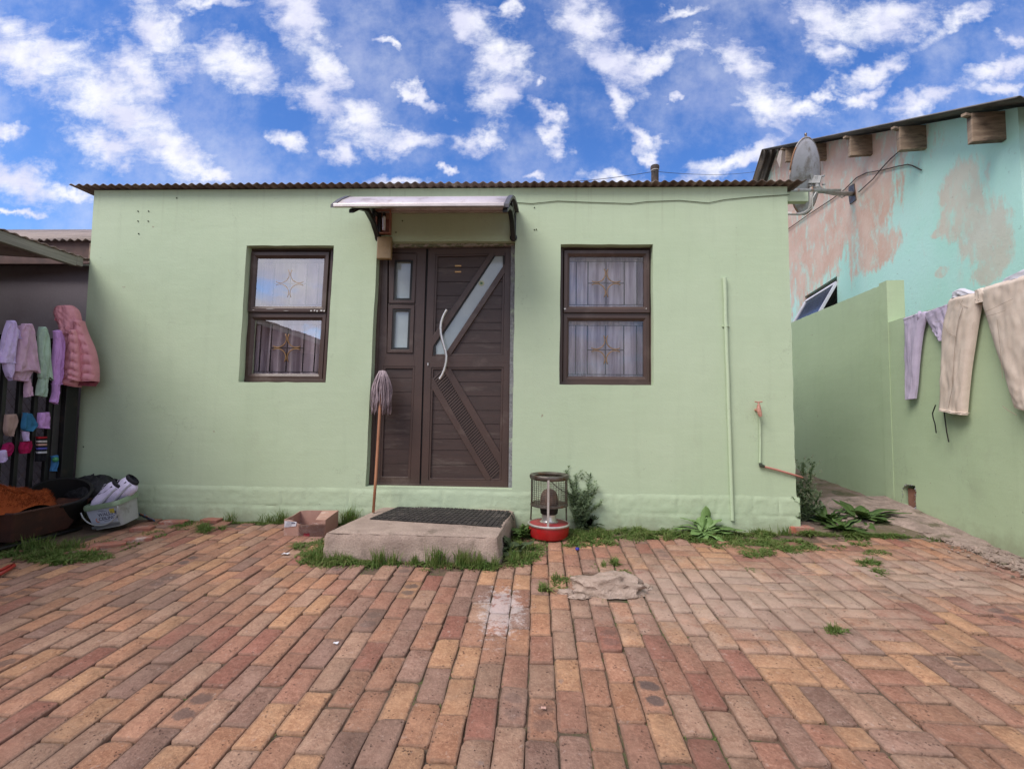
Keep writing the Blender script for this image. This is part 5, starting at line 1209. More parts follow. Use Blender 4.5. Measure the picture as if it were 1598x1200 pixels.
# ------------------------------------------------------------------ bucket with shoes, and the heap at the left
def text_mesh(s, size, origin, xdir, zdir, name, mat, parent, ext=.0006, italic=0, lift=None):
    cu = bpy.data.curves.new(name, 'FONT'); cu.body = s; cu.size = size; cu.extrude = ext; cu.shear = italic
    ob = bpy.data.objects.new(name, cu); COL.objects.link(ob); dg = bpy.context.evaluated_depsgraph_get(); me = bpy.data.meshes.new_from_object(ob.evaluated_get(dg)); bpy.data.objects.remove(ob)
    n = V(xdir).cross(V(zdir)).normalized(); o_ = ORG.get(parent, V())
    for v in me.vertices:
        c = v.co.copy(); q = V(origin)+V(xdir)*c.x+V(zdir)*c.y+n*c.z
        if lift: q = lift(q)
        v.co = q-o_
    me.name = name; me.materials.append(mat); o = link(bpy.data.objects.new(name, me)); o.parent = parent; return o
def bucket():
    c = G(187, 822); c = V((c.x, c.y-.02, gz(c.x, c.y)+.035)); B = thing('paint_bucket', 'tilted pale plastic paint bucket with green rim and printed label', 'bucket', c)
    rot = Matrix.Rotation(radians(-11), 3, 'Y') @ Matrix.Rotation(radians(10), 3, 'X')
    def rr(w, d, r, z, n=8):
        pts = []
        for k, (sx, sy) in enumerate(((1,1),(-1,1),(-1,-1),(1,-1))):
            for i in range(n): a = pi/2*k+pi/2*i/(n-1); pts.append(c+rot @ V((sx*(w-r)+r*cos(a), sy*(d-r)+r*sin(a), z)))
        return pts
    PL_ = M('white_plastic', (.40,.42,.42), .4, col2=(.34,.36,.36), vs=6, bump=.05, dirt=(.22,.22,.20), dirtscale=7)
    GR = M('mint_plastic', (.24,.33,.22), .45, bump=.04, dirt=(.15,.17,.12), dirtscale=9)
    W_, D_ = .142, .115
    lev = [(W_*.84, 0), (W_*.86, .02), (W_*.98, .185), (W_*1.0, .20)]
    mb = MB(); pts = []
    for w, z in lev: pts += rr(w, D_*w/W_, .04, z)
    mb.grid(pts, 32, len(lev), closed=True); k = mb.add(rr(W_*.84, D_*.84, .04, 0), []); mb.f.append(tuple(range(k, k+32)))
    mb.build('tub', PL_, B, smooth=40)
    mb = MB(); pts = []
    for w, z in ((W_*.97,.172),(W_*1.06,.172),(W_*1.07,.198),(W_*1.03,.212),(W_*.96,.21),(W_*.95,.18)): pts += rr(w, D_*w/W_, .045, z)
    mb.grid(pts, 32, 6, closed=True); mb.build('rim', GR, B, smooth=40)
    # wire bail
    mb = MB(); pts = []
    for i in range(21):
        a = pi*i/20; pts.append(c+rot @ V((W_*1.08*cos(a), -D_*1.05-.01*sin(a), .17-.13*sin(a))))
    mb.tube(pts, .005, 8); mb.build('handle', PL_, B, smooth=True)
    # printed front
    y = lambda z: -D_*(.86+.12*z/.185)-.0016
    LB = M('label_blue_white', (.42,.46,.55), .45, bump=0, fine=0); mb = MB()
    fr = [(-.105,.045),(.108,.045),(.116,.168),(-.116,.168)]; mb.prism([c+rot @ V((x, y(z), z)) for x, z in fr], rot @ V((0,-.001,0))); lab = mb.build('label_panel', LB, B)
    xd, zd = rot @ V((1,0,0)), rot @ V((0,-.09,1)).normalized()
    INK = M('ink_dark', (.04,.045,.09), .6, bump=0); OR = M('ink_orange', (.55,.14,.04), .6, bump=0)
    og = lambda x, z: c+rot @ V((x, y(z)-.0022, z))
    text_mesh('WALLS &', .040, og(-.035,.108), xd, zd, 'label_text', INK, lab, italic=.1); text_mesh('CEILINGS', .038, og(-.040,.074), xd, zd, 'label_text', INK, lab, italic=.1)
    mb = MB(); 
    for (x, z, w) in ((-.02,.152,.045),(.0,.144,.045),(.0,.062,.05)): mb.prism([og(x,z), og(x+w,z), og(x+w,z+.003), og(x,z+.003)], rot @ V((0,-.0006,0)))
    mb.build('label_lines', INK, lab)
    mb = MB(); mb.tube([og(-.045+.017*cos(a), .082+.017*sin(a)) for a in [radians(d) for d in range(120, 300, 15)]], .0028, 5); mb.build('label_swirl', OR, lab)
    mb = MB(); mb.prism([og(.070,.120), og(.108,.120), og(.112,.158), og(.070,.158)], rot @ V((0,-.0008,0))); mb.build('yellow_badge', M('ink_yellow', (.48,.40,.06), .6, bump=0), lab)
    mb = MB(); mb.prism([og(-.12,.012), og(.12,.012), og(.118,.036), og(-.118,.036)], rot @ V((0,-.0006,0))); mb.build('grey_band', M('ink_grey', (.16,.17,.18), .6), lab)
    # two shoes standing in the bucket, toes down to the left
    SH = M('white_trainer', (.68,.62,.80), .7, col2=(.58,.52,.70), vs=9, bump=.3, bs=60); BK = M('shoe_black', (.012,.012,.018), .8)
    for k, (dx, dy, sc, label) in enumerate(((-.045, -.03, .95, 'white trainer, left one of the pair standing toe-down in the bucket'), (.045, .0, 1.0, 'white trainer, right one of the pair with black collar in the bucket'))):
        base = c+rot @ V((dx, dy, .17)); T = thing('trainer', label, 'shoe', base, 'trainers drying in the paint bucket')
        # shoe axis from toe (down left) to heel (up right)
        ax = V((.62, .10, .78)).normalized(); sd = V((0, -1, .1)).normalized(); sd = (sd-ax*sd.dot(ax)).normalized(); nn = ax.cross(sd)   # nn points to sole side
        secs = [(0,.012,.012,0),(.02,.035,.028,.0),(.06,.045,.036,.002),(.11,.044,.042,-.002),(.16,.040,.052,-.012),(.20,.038,.058,-.020),(.25,.037,.060,-.022),(.275,.030,.052,-.02),(.288,.012,.03,-.018)]
        pts = []; n = 16; toe = base+V((-.085*sc, 0, -.02)) - nn*.0
        for (s, w, h, o) in secs:
            for i in range(n): a = 2*pi*i/n; pts.append(toe+ax*s*sc*.92+sd*w*1.35*sc*cos(a)+nn*(h*sc*sin(a)*1.35+o*-1*sc))
        mb = MB(); mb.grid(pts, n, len(secs), closed=True); mb.f.append(tuple(range(n))); mb.f.append(tuple(range((len(secs)-1)*n, len(secs)*n))); mb.build('upper', SH, T, smooth=True)
        mb = MB(); p = toe+ax*.262*sc+nn*.004*sc; Mx = Matrix((sd, nn, ax)).transposed()
        vs = []
        for r_, z in ((.0,-.01),(.028,-.008),(.036,.006),(.034,.024),(.028,.028)): vs += [p+Mx @ V((r_*sc*cos(2*pi*i/n), r_*1.75*sc*sin(2*pi*i/n)+.006, z*sc)) for i in range(n)]
        mb.grid(vs, n, 5, closed=True); mb.build('collar', BK, T, smooth=True)
        mb = MB()
        for j in range(5):
            q = toe+ax*(.095+.026*j)*sc-nn*(.050+.006*j)*sc; mb.tube([q-sd*.026*sc+nn*.012, q-nn*.006, q+sd*.026*sc+nn*.012], .0032, 6)
        mb.build('laces', M('lace_grey', (.45,.42,.52), .9), T)
        mb = MB(); pts = [toe+ax*s_*sc*.92+sd*w_*1.1*sc+nn*.048*sc for s_, w_ in ((.01,.02),(.06,.045),(.12,.044),(.18,.040),(.25,.038),(.28,.03))]; mb.tube(pts, .010, 8); mb.build('sole_edge', M('sole_grey', (.36,.35,.40), .8), T, smooth=True)
        mb = MB(); q = toe+ax*.20*sc; mb.tube([toe+ax*.13*sc+sd*.043*sc-nn*.03*sc, toe+ax*.18*sc+sd*.045*sc, toe+ax*.25*sc+sd*.042*sc+nn*.01*sc], .005, 6); mb.build('stripe', BK, T)
bucket()
def heap():
    # crisp packet
    c = G(226, 815); mb = MB(); pts = []
    for j in range(9):
        for i in range(11):
            u, v = i/10-.5, j/8-.5; pts.append(c+V((u*.16, v*.05+.02, .035+.05*v*-1+.012*noise.noise(V((u*9, v*9, 0)))-.06*u)))
    mb.grid(pts, 11, 9); o = mb.build('snack_packet', M('blue_foil', (.05,.22,.40), .35, col2=(.30,.12,.06), vs=22, vlo=.5, vhi=.54, bump=.5), smooth=True, solid=.004); tag(o, 'crumpled blue snack packet on the ground right of the bucket', 'packet')
    # rusty wheelbarrow tray
    Wb = thing('wheelbarrow', 'rusty brown wheelbarrow with a dark tyre standing by the fence', 'wheelbarrow', G(60, 850))
    RUST = M('rusty_tray', (.07,.024,.014), .8, col2=(.04,.017,.013), vs=6, bump=.5, bs=40, dirt=(.12,.04,.02), dirtscale=4)
    base = V((-3.80, -.62, gz(0, -.62)))
    def rect(cx, cy, w, d, z): return [V((cx-w, cy-d, z)), V((cx+w, cy-d, z)), V((cx+w, cy+d, z)), V((cx-w, cy+d, z))]
    b1 = [G(24,866), G(116,842), G(128,836), G(40,846)]
    z0 = base.z
    lo = rect(base.x, base.y, .11, .20, z0+.04); hi = rect(base.x, base.y+.02, .185, .29, z0+.255)
    mb = MB(); mb.add(lo+hi, [(0,1,2,3),(0,1,5,4),(1,2,6,5),(2,3,7,6),(3,0,4,7)]); tr = mb.build('tray', RUST, Wb, solid=.006, bev=.01)
    mb = MB(); mb.tube(hi+[hi[0]], .010, 8); mb.build('tray_rim', RUST, Wb)
    mb = MB(); mb.tube([base+V((-.12,-.3,.02)), base+V((-.12,0,.03)), base+V((-.12,.3,.02))], .013, 8); mb.tube([base+V((.12,-.3,.02)), base+V((.12,.3,.02))], .013, 8); mb.build('frame', BLACKM, Wb)
    mb = MB(); wc = V((-3.99, -.86, gz(0, -.86)+.15)); Mr = Matrix.Rotation(radians(90), 3, 'Y') @ Matrix.Rotation(radians(20), 3, 'X')
    pr = [(.10+.045*cos(a), .045*sin(a)) for a in [2*pi*i/12 for i in range(13)]]; mb.lathe(pr, wc, 28, Mr); wh = mb.build('wheel', BLACK, Wb, smooth=True)
    mb = MB(); mb.lathe([(0,.02),(.03,.025),(.06,.01),(.10,.015)], wc, 20, Mr); mb.lathe([(0,-.02),(.03,-.025),(.06,-.01),(.10,-.015)], wc, 20, Mr); mb.build('rim', RUST, wh, smooth=True)
    # shaggy orange rug heaped on the tray
    c = V((-3.84, -.72, z0+.255)); ORG_M = cloth('orange_shag', (.33,.075,.02), (.22,.045,.012), bs=60); R = random.Random(77)
    def hz(x, y):
        r = sqrt((x/.22)**2+(y/.27)**2); e = max(0, 1-r**3); return e*(.13+.12*noise.noise(V((x*9, y*9, 1)))+.17*math.exp(-((y+.2)/.10)**2))
    mb = MB(); pts = []; n = 26
    for j in range(n):
        for i in range(n):
            x, y = (i/(n-1)-.5)*.40, (j/(n-1)-.5)*.54; r = sqrt((x/.22)**2+(y/.27)**2)
            if r > 1: x, y = x/r, y/r
            pts.append(c+V((x, y, hz(x, y))))
    mb.grid(pts, n, n)
    for k in range(5200):
        a, r = R.uniform(0, 2*pi), sqrt(R.random()); x, y = .20*r*cos(a), .27*r*sin(a); z = hz(x, y); p = c+V((x, y, z)); d = V((cos(a)*.5+R.uniform(-.4,.4), sin(a)*.5+R.uniform(-.4,.4), R.uniform(.1,.9))).normalized()*R.uniform(.012,.026); s = V((R.uniform(-1,1), R.uniform(-1,1), 0)).normalized()*.0022
        mb.add([p-s, p+s, p+d], [(0,1,2)])
    o = mb.build('shaggy_rug', ORG_M, fix=False); tag(o, 'shaggy orange rug bundled on top of the rusty wheelbarrow', 'rug')
    # black tub and bag behind
    c = V((-3.80, -.36, gz(0, -.33)+.09)); mb = MB(); rot = Matrix.Rotation(radians(18), 3, 'Y') @ Matrix.Rotation(radians(20), 3, 'X')
    mb.lathe([(0,0),(.13,0),(.14,.01),(.185,.24),(.20,.245),(.20,.26),(.18,.26),(.135,.02),(0,.02)], c+V((-.02,0,.0)), 36, rot)
    o = mb.build('black_basin', BLACK, smooth=40); tag(o, 'black plastic basin tipped over the barrow beside the bucket', 'basin')
    c = V((-3.74, -.17, gz(0, -.2))); mb = MB(); n = 24; pts = []
    for j in range(14):
        a = pi*j/13*.62+.0
        for i in range(n):
            b = 2*pi*i/n; k = 1+.14*noise.noise(V((cos(b)*2, sin(b)*2, j*.3)))+.05*noise.noise(V((cos(b)*7, sin(b)*7, j*.8)))
            pts.append(c+V((.27*sin(a+.01)*cos(b)*k, .13*sin(a+.01)*sin(b)*k, max(0, .20+.20*cos(a)*k))))
    mb.grid(pts, n, 14, closed=True); o = mb.build('rubbish_bag', M('black_bag', (.010,.010,.012), .5, bump=.8, bs=14, bd=.03), smooth=True); tag(o, 'slumped black rubbish bag against the wall between post and bucket', 'bag')
    # red bent handle on the ground at the picture edge
    mb = MB(); pts = [G(-14,893,.02), G(2,889,.02), G(14,883,.02), G(21,880,.02), G(22,883,.02), G(14,888,.02), G(0,896,.02)]; mb.tube(pts, .010, 8); o = mb.build('red_handle', M('red_plastic', (.38,.03,.02), .5), smooth=True); tag(o, 'bent red plastic handle lying on the paving at the left edge', 'handle')
heap()
# ------------------------------------------------------------------ loose stones, bricks, litter
def lump(name, c, r, mat, label, cat, seed=0, group=None, flat=.6):
    b = bmesh.new(); bmesh.ops.create_icosphere(b, subdivisions=4, radius=1)
    mb = MB()
    for v in b.verts:
        n = v.co.copy(); k = 1+.35*noise.noise(n*1.6+V((seed, 0, 0)))+.20*noise.noise(n*4+V((seed, 0, 0)))+.09*noise.noise(n*10)
        q = V((n.x*r[0]*k, n.y*r[1]*k, n.z*r[2]*k)); q.z = max(q.z, -r[2]*.25); mb.v.append(V(c)+q)
    mb.f = [tuple(v.index for v in f.verts) for f in b.faces]; b.free()
    o = mb.build(name, mat, smooth=60); tag(o, label, cat, group); return o
RK = M('pinkish_mortar', (.44,.335,.275), 1, col2=(.34,.25,.20), vs=20, bump=1, bs=60, bd=.012, dirt=(.22,.16,.12), dirtscale=9)
c = G(948, 922); lump('mortar_lump', c+V((0,0,.015)), (.235,.095,.085), RK, 'low lump of pale mortar stuck on the paving, ringed by grass', 'rubble', 3)
for k, (a, b, r, lab) in enumerate(((884,925,(.05,.035,.018),'small pale mortar chip left of the big mortar lump'),(905,932,(.06,.03,.014),'flat mortar chip below the left end of the mortar lump'),(1005,917,(.05,.04,.016),'small mortar chip at the right end of the mortar lump'))):
    lump('mortar_chip', G(a, b)+V((0,0,.004)), r, RK, lab, 'rubble', 10+k)
def loose_brick(name, c, L, Wd, H_, rz, mat, label, tilt=0):
    mb = MB(); R = random.Random(int(c[0]*100)); Mx = Matrix.Translation(V(c)) @ Matrix.Rotation(rz, 4, 'Z') @ Matrix.Rotation(tilt, 4, 'Y')
    b = bmesh.new(); bmesh.ops.create_cube(b, size=1); bmesh.ops.subdivide_edges(b, edges=b.edges, cuts=7, use_grid_fill=True)
    for v in b.verts:
        q = V((v.co.x*L, v.co.y*Wd, (v.co.z+.5)*H_)); e = (abs(v.co.x) > .49)+(abs(v.co.y) > .49)+(abs(v.co.z) > .49)
        if e >= 2: q = q+V((-.006*(1 if v.co.x > 0 else -1), -.006*(1 if v.co.y > 0 else -1), -.004))
        q = q+V((1,1,1))*.003*noise.noise(q*25); mb.v.append((Mx @ q.to_4d()).xyz if False else Mx @ q)
    mb.f = [tuple(v.index for v in f.verts) for f in b.faces]; b.free()
    o = mb.build(name, mat, smooth=40); tag(o, label, 'brick'); return o
RB = M('red_brick', (.38,.115,.07), .95, col2=(.30,.17,.13), vs=18, bump=.9, bs=50, bd=.01, dirt=(.48,.38,.34), dirtscale=11)
p = G(1252, 832); loose_brick('loose_brick', (p.x, p.y+.04, p.z-.005), .20, .10, .06, radians(-8), RB, 'loose red brick lying at the right corner of the house')
p2 = G(1240, 826); loose_brick('grey_stone_block', (p.x-.06, p.y+.07, p.z+.055), .10, .075, .05, radians(12), M('grey_block', (.17,.145,.165), .9), 'small grey block resting on the loose red brick')
BR2 = M('paver_loose', (.34,.125,.085), .95, col2=(.28,.13,.095), vs=14, bump=.8, bs=50, dirt=(.42,.33,.29), dirtscale=9)
for (a, b, L, Wd, rz, lab) in ((272,816,.21,.10,4,'red paver laid loose against the wall right of the snack packet'),(222,826,.15,.09,15,'broken paver piece in front of the snack packet'),(215,843,.18,.09,32,'loose paver in the weeds below the paint bucket'),(128,862,.17,.10,25,'greyish paver half sunk in grass left of the bucket'),(170,852,.20,.10,35,'flat paver between two weedy pavers below the bucket'),(330,813,.16,.09,-3,'paver end against the wall above the small weed')):
    q = G(a, b); loose_brick('loose_paver', (q.x, q.y, q.z-.012), L, Wd, .035, radians(rz), BR2, lab)
def bit(name, a, b, s, mat, label, cat, seed):
    R = random.Random(seed); c = G(a, b)+V((0,0,.008)); mb = MB(); pts = []
    for j in range(4):
        for i in range(4): pts.append(c+V(((i/3-.5)*s, (j/3-.5)*s*.7, .35*s*R.random()*.5)))
    mb.grid(pts, 4, 4); o = mb.build(name, mat, solid=.001); tag(o, label, cat); return o
PAPER = M('white_paper', (.72,.70,.74), .8, bump=0)
bit('paper_scrap', 446, 866, .045, PAPER, 'crumpled white scrap on the paving left of the step', 'litter', 1); bit('paper_scrap', 524, 1006, .022, PAPER, 'tiny white paper square on the paving in the left foreground', 'litter', 2)
bit('paper_scrap', 652, 865, .035, PAPER, 'white scrap in the grass before the step front', 'litter', 3); bit('paper_scrap', 813, 856, .025, PAPER, 'white scrap among the leaves right of the step', 'litter', 4)
bit('plastic_scrap', 848, 1108, .018, M('orange_bit', (.5,.3,.25), .8), 'tiny pale chip on the middle foreground bricks', 'litter', 6)
bit('foil_wrapper', 1207, 828, .05, M('orange_foil', (.55,.08,.03), .5), 'small orange wrapper beside the loose red brick', 'litter', 7)
mb = MB(); c = G(901, 858); mb.lathe([(0,.012),(.012,.012),(.015,.008),(.015,0)], c+V((0,0,.004)), 16); o = mb.build('bottle_cap', M('blue_cap', (.03,.02,.35), .4, bump=0), smooth=40); tag(o, 'blue bottle cap on the paving below the heater', 'bottle cap')
def rubble():
    R = random.Random(44); b = bmesh.new(); bmesh.ops.create_icosphere(b, subdivisions=1, radius=1); vs0 = [v.co.copy() for v in b.verts]; fs0 = [tuple(v.index for v in f.verts) for f in b.faces]; b.free(); mb = MB()
    for _ in range(900):
        y = R.uniform(-1.4, 1.2); w = wallx(y)-abs(R.gauss(0, .16))-.01
        if R.random() < .35: w = wallx(y)-.26+R.gauss(0, .05)
        s = R.uniform(.004, .012)*(1 if R.random() < .93 else 2.2); c = V((w, y, gz(w, y)+.012+s*.3))
        sc = V((R.uniform(.7,1.4), R.uniform(.7,1.4), R.uniform(.4,.8)))*s; of = R.random()*50
        mb.add([c+V((v.x*sc.x, v.y*sc.y, v.z*sc.z))*(1+.5*noise.noise(v*1.5+V((of,0,0)))) for v in vs0], fs0)
    o = mb.build('rubble_crumbs', APRON, fix=False); tag(o, 'crumbs of broken mortar strewn along the foot of the right boundary wall', 'rubble', kind='stuff')
rubble()
# ------------------------------------------------------------------ plants
def grass():
    R = random.Random(21); vs = []; fs = []
    def blade(p, h, lean, az, w):
        if -1.45 < p.x < -.10 and p.y > -.87:
            if p.y < -.45 or p.x > -1.2: p.y = -.87-abs(R.gauss(0, .035)) if p.x < -.2 else p.y
            if p.x > -.2: p.x = -.13+abs(R.gauss(0,.05))
            p.z = gz(p.x, p.y)-.008
        w *= 1.7
        k = len(vs); d = V((cos(az), sin(az), 0)); s = V((-sin(az+R.uniform(-1,1)), cos(az), 0)).normalized()*w
        m1 = p+V((0,0,h*.5))+d*lean*h*.25; m2 = p+V((0,0,h*(1-.35*lean)))+d*lean*h*.9
        vs.extend([p-s, p+s, m1+s*.7, m1-s*.7, m2]); fs.extend([(k,k+1,k+2,k+3),(k+3,k+2,k+4)])
    # (px, py, rx px, ry px, count, height m)  low mats of ground cover and upright tufts
    mats = [(1290,826,60,8,1500,.11),(1345,830,50,6,900,.10),(1260,822,30,8,600,.10),(960,832,90,9,2600,.08),(1060,834,60,9,1800,.07),(1150,840,60,10,1700,.06),(1230,850,40,9,900,.055),(900,838,30,10,900,.08),(560,868,60,10,1500,.07),(500,872,40,12,1200,.07),(750,880,50,8,900,.06),(810,868,35,16,1500,.08),(420,812,50,4,500,.05),(290,818,60,4,400,.04),(1330,838,40,6,500,.05),(600,862,60,10,900,.06),(520,862,45,18,1100,.06),(548,878,30,8,500,.05),(690,862,70,6,600,.05),(505,880,25,8,300,.045),(800,862,45,22,1500,.06),(835,850,30,12,500,.045),(770,878,20,8,300,.04),
        (935,838,75,13,3000,.055),(1010,832,35,8,1100,.05),(895,848,30,7,700,.045),(1085,838,40,10,1200,.05),(1140,850,35,9,900,.045),(1180,862,32,9,900,.05),(1240,857,24,8,600,.045),(1200,845,35,7,800,.045),(1290,855,35,5,350,.04),
        (1370,862,28,5,400,.04),(1355,878,20,7,500,.05),(1375,893,16,7,260,.05),(1380,832,35,12,900,.06),(1175,886,16,4,160,.03),(1300,985,24,6,170,.05),(1345,848,20,4,180,.035),(960,880,8,8,90,.06),(975,895,14,6,140,.04),(940,888,16,6,160,.045),
        (878,910,18,10,500,.05),(845,922,13,6,200,.07),(842,893,14,5,130,.045),(930,930,16,5,150,.04),(940,938,8,4,70,.04),(662,890,8,3,90,.04),(455,800,14,4,120,.05),(560,800,12,4,150,.05),(315,828,14,6,250,.07),(338,823,14,5,120,.05),(405,812,60,4,500,.05),(365,812,30,4,150,.045),
        (80,865,55,16,2600,.09),(140,868,40,10,900,.06),(30,862,35,14,900,.09),(180,850,35,9,400,.045),(240,832,22,6,160,.04),(280,822,20,4,140,.04),(805,842,10,14,300,.06),(830,828,22,10,500,.07),(880,822,15,8,260,.06),
        (1190,822,20,8,500,.05),(1310,815,55,9,1800,.06),(1360,828,40,6,700,.05),(490,858,35,15,1400,.06),(470,846,18,8,300,.05),(1170,820,20,8,400,.05),(1320,822,50,8,700,.05),(1130,832,20,6,300,.04),(1460,842,20,4,120,.04),(1190,830,30,5,300,.04),(560,790,14,4,110,.05),(460,788,12,3,80,.05)]
    for (a, b, rx, ry, n, h) in mats:
        for _ in range(n):
            r = sqrt(R.random())*1.0; t = R.uniform(0, 2*pi); px, py = a+rx*r*cos(t)*R.uniform(.7,1.15), b+ry*r*sin(t)*R.uniform(.7,1.15)
            p = G(px, py)
            if p.y > -.05: p.y = -.05-abs(R.gauss(0, .015))
            if noise.noise(V((p.x*9, p.y*9, 0))) < -.22: continue
            p.z = gz(p.x, p.y)-.008; cl = .55+1.3*max(0, .35+noise.noise(V((p.x*6, p.y*6, 2))))
            if R.random() < .3: blade(p, h*R.uniform(.3, .7)*cl, R.uniform(.8, 2.2), R.uniform(0, 2*pi), R.uniform(.0032, .0055))
            else: blade(p, h*R.uniform(.35, 1.15)*(1-.5*r)*cl, R.uniform(.3, 1.7), R.uniform(0, 2*pi), R.uniform(.0010, .0024))
    tufts = [(690,862,16,60,.16),(606,862,14,40,.14),(655,866,6,25,.10),(626,864,8,26,.13),(730,862,14,75,.15),(752,866,10,40,.12),(560,806,13,70,.20),(575,800,8,30,.16),(470,800,12,36,.16),(458,806,10,24,.10),(455,798,18,24,.12),(372,808,10,18,.14),(318,826,10,28,.10),(780,872,9,40,.13),(505,868,14,60,.09),(485,872,12,40,.08),(540,868,20,50,.10),
        (845,922,7,30,.07),(958,880,4,20,.07),(942,884,6,24,.06),(1200,820,9,24,.10),(1165,822,10,30,.08),(1040,842,6,30,.08),(1010,838,5,30,.07),(60,858,30,110,.13),(110,858,25,90,.11),(800,878,12,30,.10),(1302,985,12,30,.06),(868,905,8,26,.07),(1098,826,30,40,.08)]
    for (a, b, rx, n, h) in tufts:
        n = int(n*1.8)
        for _ in range(n):
            p = G(a+R.gauss(0, rx*.45), b+R.gauss(0, 1.5))
            if p.y > -.05: p.y = -.05-abs(R.gauss(0,.01))
            p.z = gz(p.x, p.y)-.008; blade(p, h*R.uniform(.45, 1.1), R.uniform(.05, .8), R.uniform(0, 2*pi), R.uniform(.0013, .0026))
    # moss and seedlings in the joints
    for _ in range(1500):
        x, y = R.uniform(-2.8, 3.0), R.uniform(-2.9, -.3)
        if noise.noise(V((x*1.3, y*1.3, 7))) < .12: continue
        c = round(x/.1095-.5)+.5; p = V((c*.1095+.022*y*-1*0, y, 0)); p.x += -(-.022)*y; p.z = gz(p.x, p.y)-.012
        for k in range(4): blade(p+V((R.gauss(0,.003), R.gauss(0,.012), 0)), R.uniform(.006,.016), R.uniform(.4,1.4), R.uniform(0,6.28), .0011)
    me = bpy.data.meshes.new('grass'); me.from_pydata([tuple(v) for v in vs], [], fs); me.materials.append(GRASSM); o = link(bpy.data.objects.new('grass', me)); tag(o, 'low green grass and ground cover creeping along the walls and between bricks', 'grass', kind='stuff')
grass()
def leafm(mb, p, d, L, w, droop=.3, n=6, fold=.25, wav=0):
    d = V(d).normalized(); s = d.cross(V((0,0,1))); s = s.normalized() if s.length > .01 else V((1,0,0)); upn = s.cross(d); pts = []
    for i in range(n+1):
        t = i/n; c = V(p)+d*L*t-V((0,0,droop*L*t*t)); ww = w*(sin(pi*min(1, (t*.95+.05)**1.25))**.8)*(1 if t < 1 else 0); c = c+s*(L*.10*sin(t*2.2+L*90))
        z = upn*(fold*ww+wav*sin(t*14)); pts += [c-s*ww+z, c, c+s*ww+z]
    mb.grid(pts, 3, n+1)
def rosette(name, label, px, leaves, mat, seed, cat='plant'):
    R = random.Random(seed); b = G(*px); b.z = gz(b.x, b.y); mb = MB()
    for (az, el, L, w) in leaves: leafm(mb, b+V((R.uniform(-.02,.02), R.uniform(-.02,.02), .005)), (cos(radians(az))*cos(radians(el)), sin(radians(az))*cos(radians(el)), sin(radians(el))), L*1.05, w*R.uniform(1.2,1.7), R.uniform(.1,.6), 8, .18, .006)
    for v in mb.v:
        if v.x < XR+.03: v.y = min(v.y, -.03)
    o = mb.build(name, mat, smooth=True, solid=.0012); tag(o, label, cat); return o
R0 = random.Random(5)
LEAFB = M('broad_leaf', (.15,.25,.075), .6, col2=(.11,.19,.05), vs=10, bump=.4, bs=25, bd=.006, fine=.05)
rosette('broadleaf_weed', 'big rosette weed with broad upright leaves under the right window by the pipe', (1100,832), [(170,22,.30,.032),(190,14,.28,.03),(215,10,.24,.03),(-15,16,.30,.034),(-45,8,.26,.032),(20,24,.30,.032),(250,8,.2,.03),(300,8,.22,.03),(110,50,.22,.028),(70,48,.22,.028),(150,38,.28,.030),(165,30,.28,.030),(120,62,.22,.026),(100,74,.26,.028),(60,70,.22,.03),(30,50,.25,.03),(15,38,.24,.032),(-5,18,.26,.034),(-30,12,.22,.03),(-60,8,.2,.03),(-100,10,.18,.028),(-140,12,.22,.03),(185,16,.26,.028),(200,10,.24,.026),(45,30,.26,.03),(5,8,.30,.03),(135,55,.22,.026),(80,60,.25,.025)], LEAFB, 3)
rosette('broadleaf_weed', 'flat spreading broad-leaf weed at the mouth of the alley', (1345,812), [(R0.uniform(0,360), R0.uniform(8,40), R0.uniform(.22,.40), R0.uniform(.022,.036)) for _ in range(34)], LEAF, 4)
rosette('broadleaf_weed', 'dark leafy weed between the loose brick and the alley slab', (1290,815), [(R0.uniform(0,360), R0.uniform(15,60), R0.uniform(.15,.30), R0.uniform(.012,.022)) for _ in range(34)], LEAF, 6)
rosette('broadleaf_weed', 'leafy rosette weed at the foot of the alley beside the loose brick', (1315,828), [(R0.uniform(0,360), R0.uniform(8,45), R0.uniform(.14,.26), R0.uniform(.014,.024)) for _ in range(26)], LEAF, 14)
rosette('arrowleaf_weed', 'weed with arrow-shaped leaves at the right front corner of the step', (800,862), [(R0.uniform(0,360), R0.uniform(20,70), R0.uniform(.10,.17), R0.uniform(.022,.034)) for _ in range(20)], LEAFD, 8)
rosette('leafy_weed', 'bushy leafy weed between the step and the heater', (818,838), [(R0.uniform(0,360), R0.uniform(20,75), R0.uniform(.08,.16), R0.uniform(.010,.02)) for _ in range(60)], LEAF, 9)
rosette('leafy_weed', 'low leafy weed right of the heater at the wall', (915,822), [(R0.uniform(0,360), R0.uniform(20,80), R0.uniform(.08,.17), R0.uniform(.008,.016)) for _ in range(70)], LEAFD, 10)
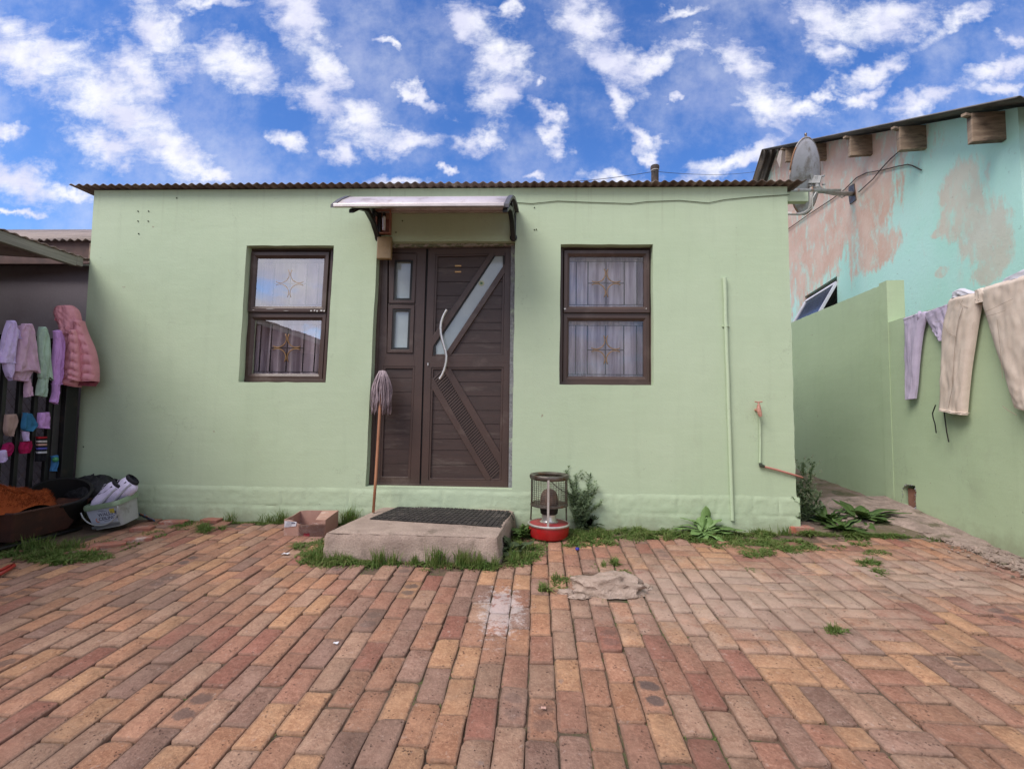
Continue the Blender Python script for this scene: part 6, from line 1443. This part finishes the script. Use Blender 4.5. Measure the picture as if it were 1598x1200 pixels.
def bushweed(name, label, px, stems, mat, seed, L=.045, w=.0035, dens=95, flowers=False):
    R = random.Random(seed); b = G(*px); b.z = gz(b.x, b.y); T = thing(name, label, 'plant', b); ms = MB(); ml = MB(); mf = MB()
    for (tx, ty, oy) in stems:      # tip of each stem in picture measure at y offset
        tip = P(tx, ty, b.y+oy); st = b+V((R.gauss(0,.02), R.gauss(0,.01), 0)); pts = []; N = 14
        mid = st.lerp(tip, .5)+V((R.uniform(-.03,.03), -.01, .03))
        for i in range(N+1): t = i/N; pts.append((st*(1-t)**2+mid*2*t*(1-t)+tip*t*t))
        ms.tube(pts, [.0026*(1-.7*i/N) for i in range(N+1)], 5)
        ln = (tip-st).length; k = int(dens*ln/.4)
        for i in range(k):
            t = .12+.88*(i/k); s = t*N; j = min(int(s), N-1); p = pts[j].lerp(pts[j+1], s-j); az = R.uniform(0, 2*pi); el = R.uniform(.2, 1.0); l = L*R.uniform(.5, 1.2)*(1.15-.6*t)
            leafm(ml, p, (cos(az)*cos(el), sin(az)*cos(el), sin(el)), l, w*R.uniform(.7,1.3), R.uniform(0,.4), 3)
            if i % 12 == 0 and t > .35:
                az = R.uniform(0, 2*pi); q = p+V((cos(az), sin(az), .8)).normalized()*L*1.6; ms.tube([p, q], .0008, 4)
                for _ in range(9): leafm(ml, p.lerp(q, R.uniform(.2,1)), (R.uniform(-1,1), R.uniform(-1,1), R.uniform(0,1)), l*.8, w*.8, .2, 2)
                if flowers and t > .5:
                    for _ in range(4): c = q+V((R.uniform(-.012,.012), R.uniform(-.012,.012), R.uniform(-.01,.02))); mf.lathe([(0,-.004),(.004,0),(0,.005)], c, 5)
    for m_ in (ms, ml, mf):
        for v in m_.v: 
            if v.x < XR+.02: v.y = min(v.y, -.012)
    ms.build('stem', M('stem_green', (.24,.29,.15), .8), T, smooth=True); ml.build('foliage', mat, T)
    if flowers and mf.v: mf.build('seed_heads', M('seed_cream', (.36,.33,.24), .9), T)
WGG = translucent(M('weed_grey_green', (.26,.34,.20), .75, col2=(.18,.25,.13), vs=15, bump=0, fine=0))
bushweed('tall_weed', 'tall feathery weed growing up the wall right behind the heater', (905,827), [(882,733,.1),(898,742,.08),(921,740,.08),(930,762,.08),(938,785,.05),(893,770,.06),(912,765,.06),(885,765,.04),(925,775,.0),(905,775,-.02),(918,800,-.04),(895,795,-.04)], WGG, 1, L=.06, w=.0075, dens=130)
bushweed('flowering_weed', 'tall flowering weed at the right corner of the green house', (1250,815), [(1225,742,.05),(1222,760,.0),(1240,745,.08),(1255,722,.15),(1270,722,.18),(1265,742,.1),(1280,770,.12),(1285,790,.1),(1235,770,.0),(1250,760,.05),(1212,795,0),(1270,765,.05),(1260,780,0),(1278,800,0),(1245,785,-.03),(1215,775,.02)], translucent(M('weed_green', (.19,.27,.13), .75, col2=(.25,.32,.19), vs=15, bump=0, fine=0)), 2, L=.065, w=.0072, dens=150, flowers=True)
# dry leaf litter along the step front: loose material nobody could count
def litter():
    R = random.Random(14); mb = MB()
    for _ in range(1100):
        a = R.gauss(715, 60) if R.random() < .8 else R.gauss(560, 30); b = 880+R.gauss(0, 4)+(a-715)*.03; p = G(a, b)+V((0,0,.004)); s = R.uniform(.004, .012); d = V((R.uniform(-1,1), R.uniform(-1,1), R.uniform(-.2,.5))).normalized()*s; e = V((R.uniform(-1,1), R.uniform(-1,1), R.uniform(-.3,.3))).normalized()*s*.5
        mb.add([p-d, p+e, p+d, p-e], [(0,1,2),(0,2,3)])
    o = mb.build('dry_leaf_litter', M('dry_leaves', (.20,.09,.06), .95, col2=(.13,.06,.045), vs=30, bump=0), fix=False); tag(o, 'reddish dry leaf litter strewn before the front of the step', 'leaf litter', kind='stuff')
litter()
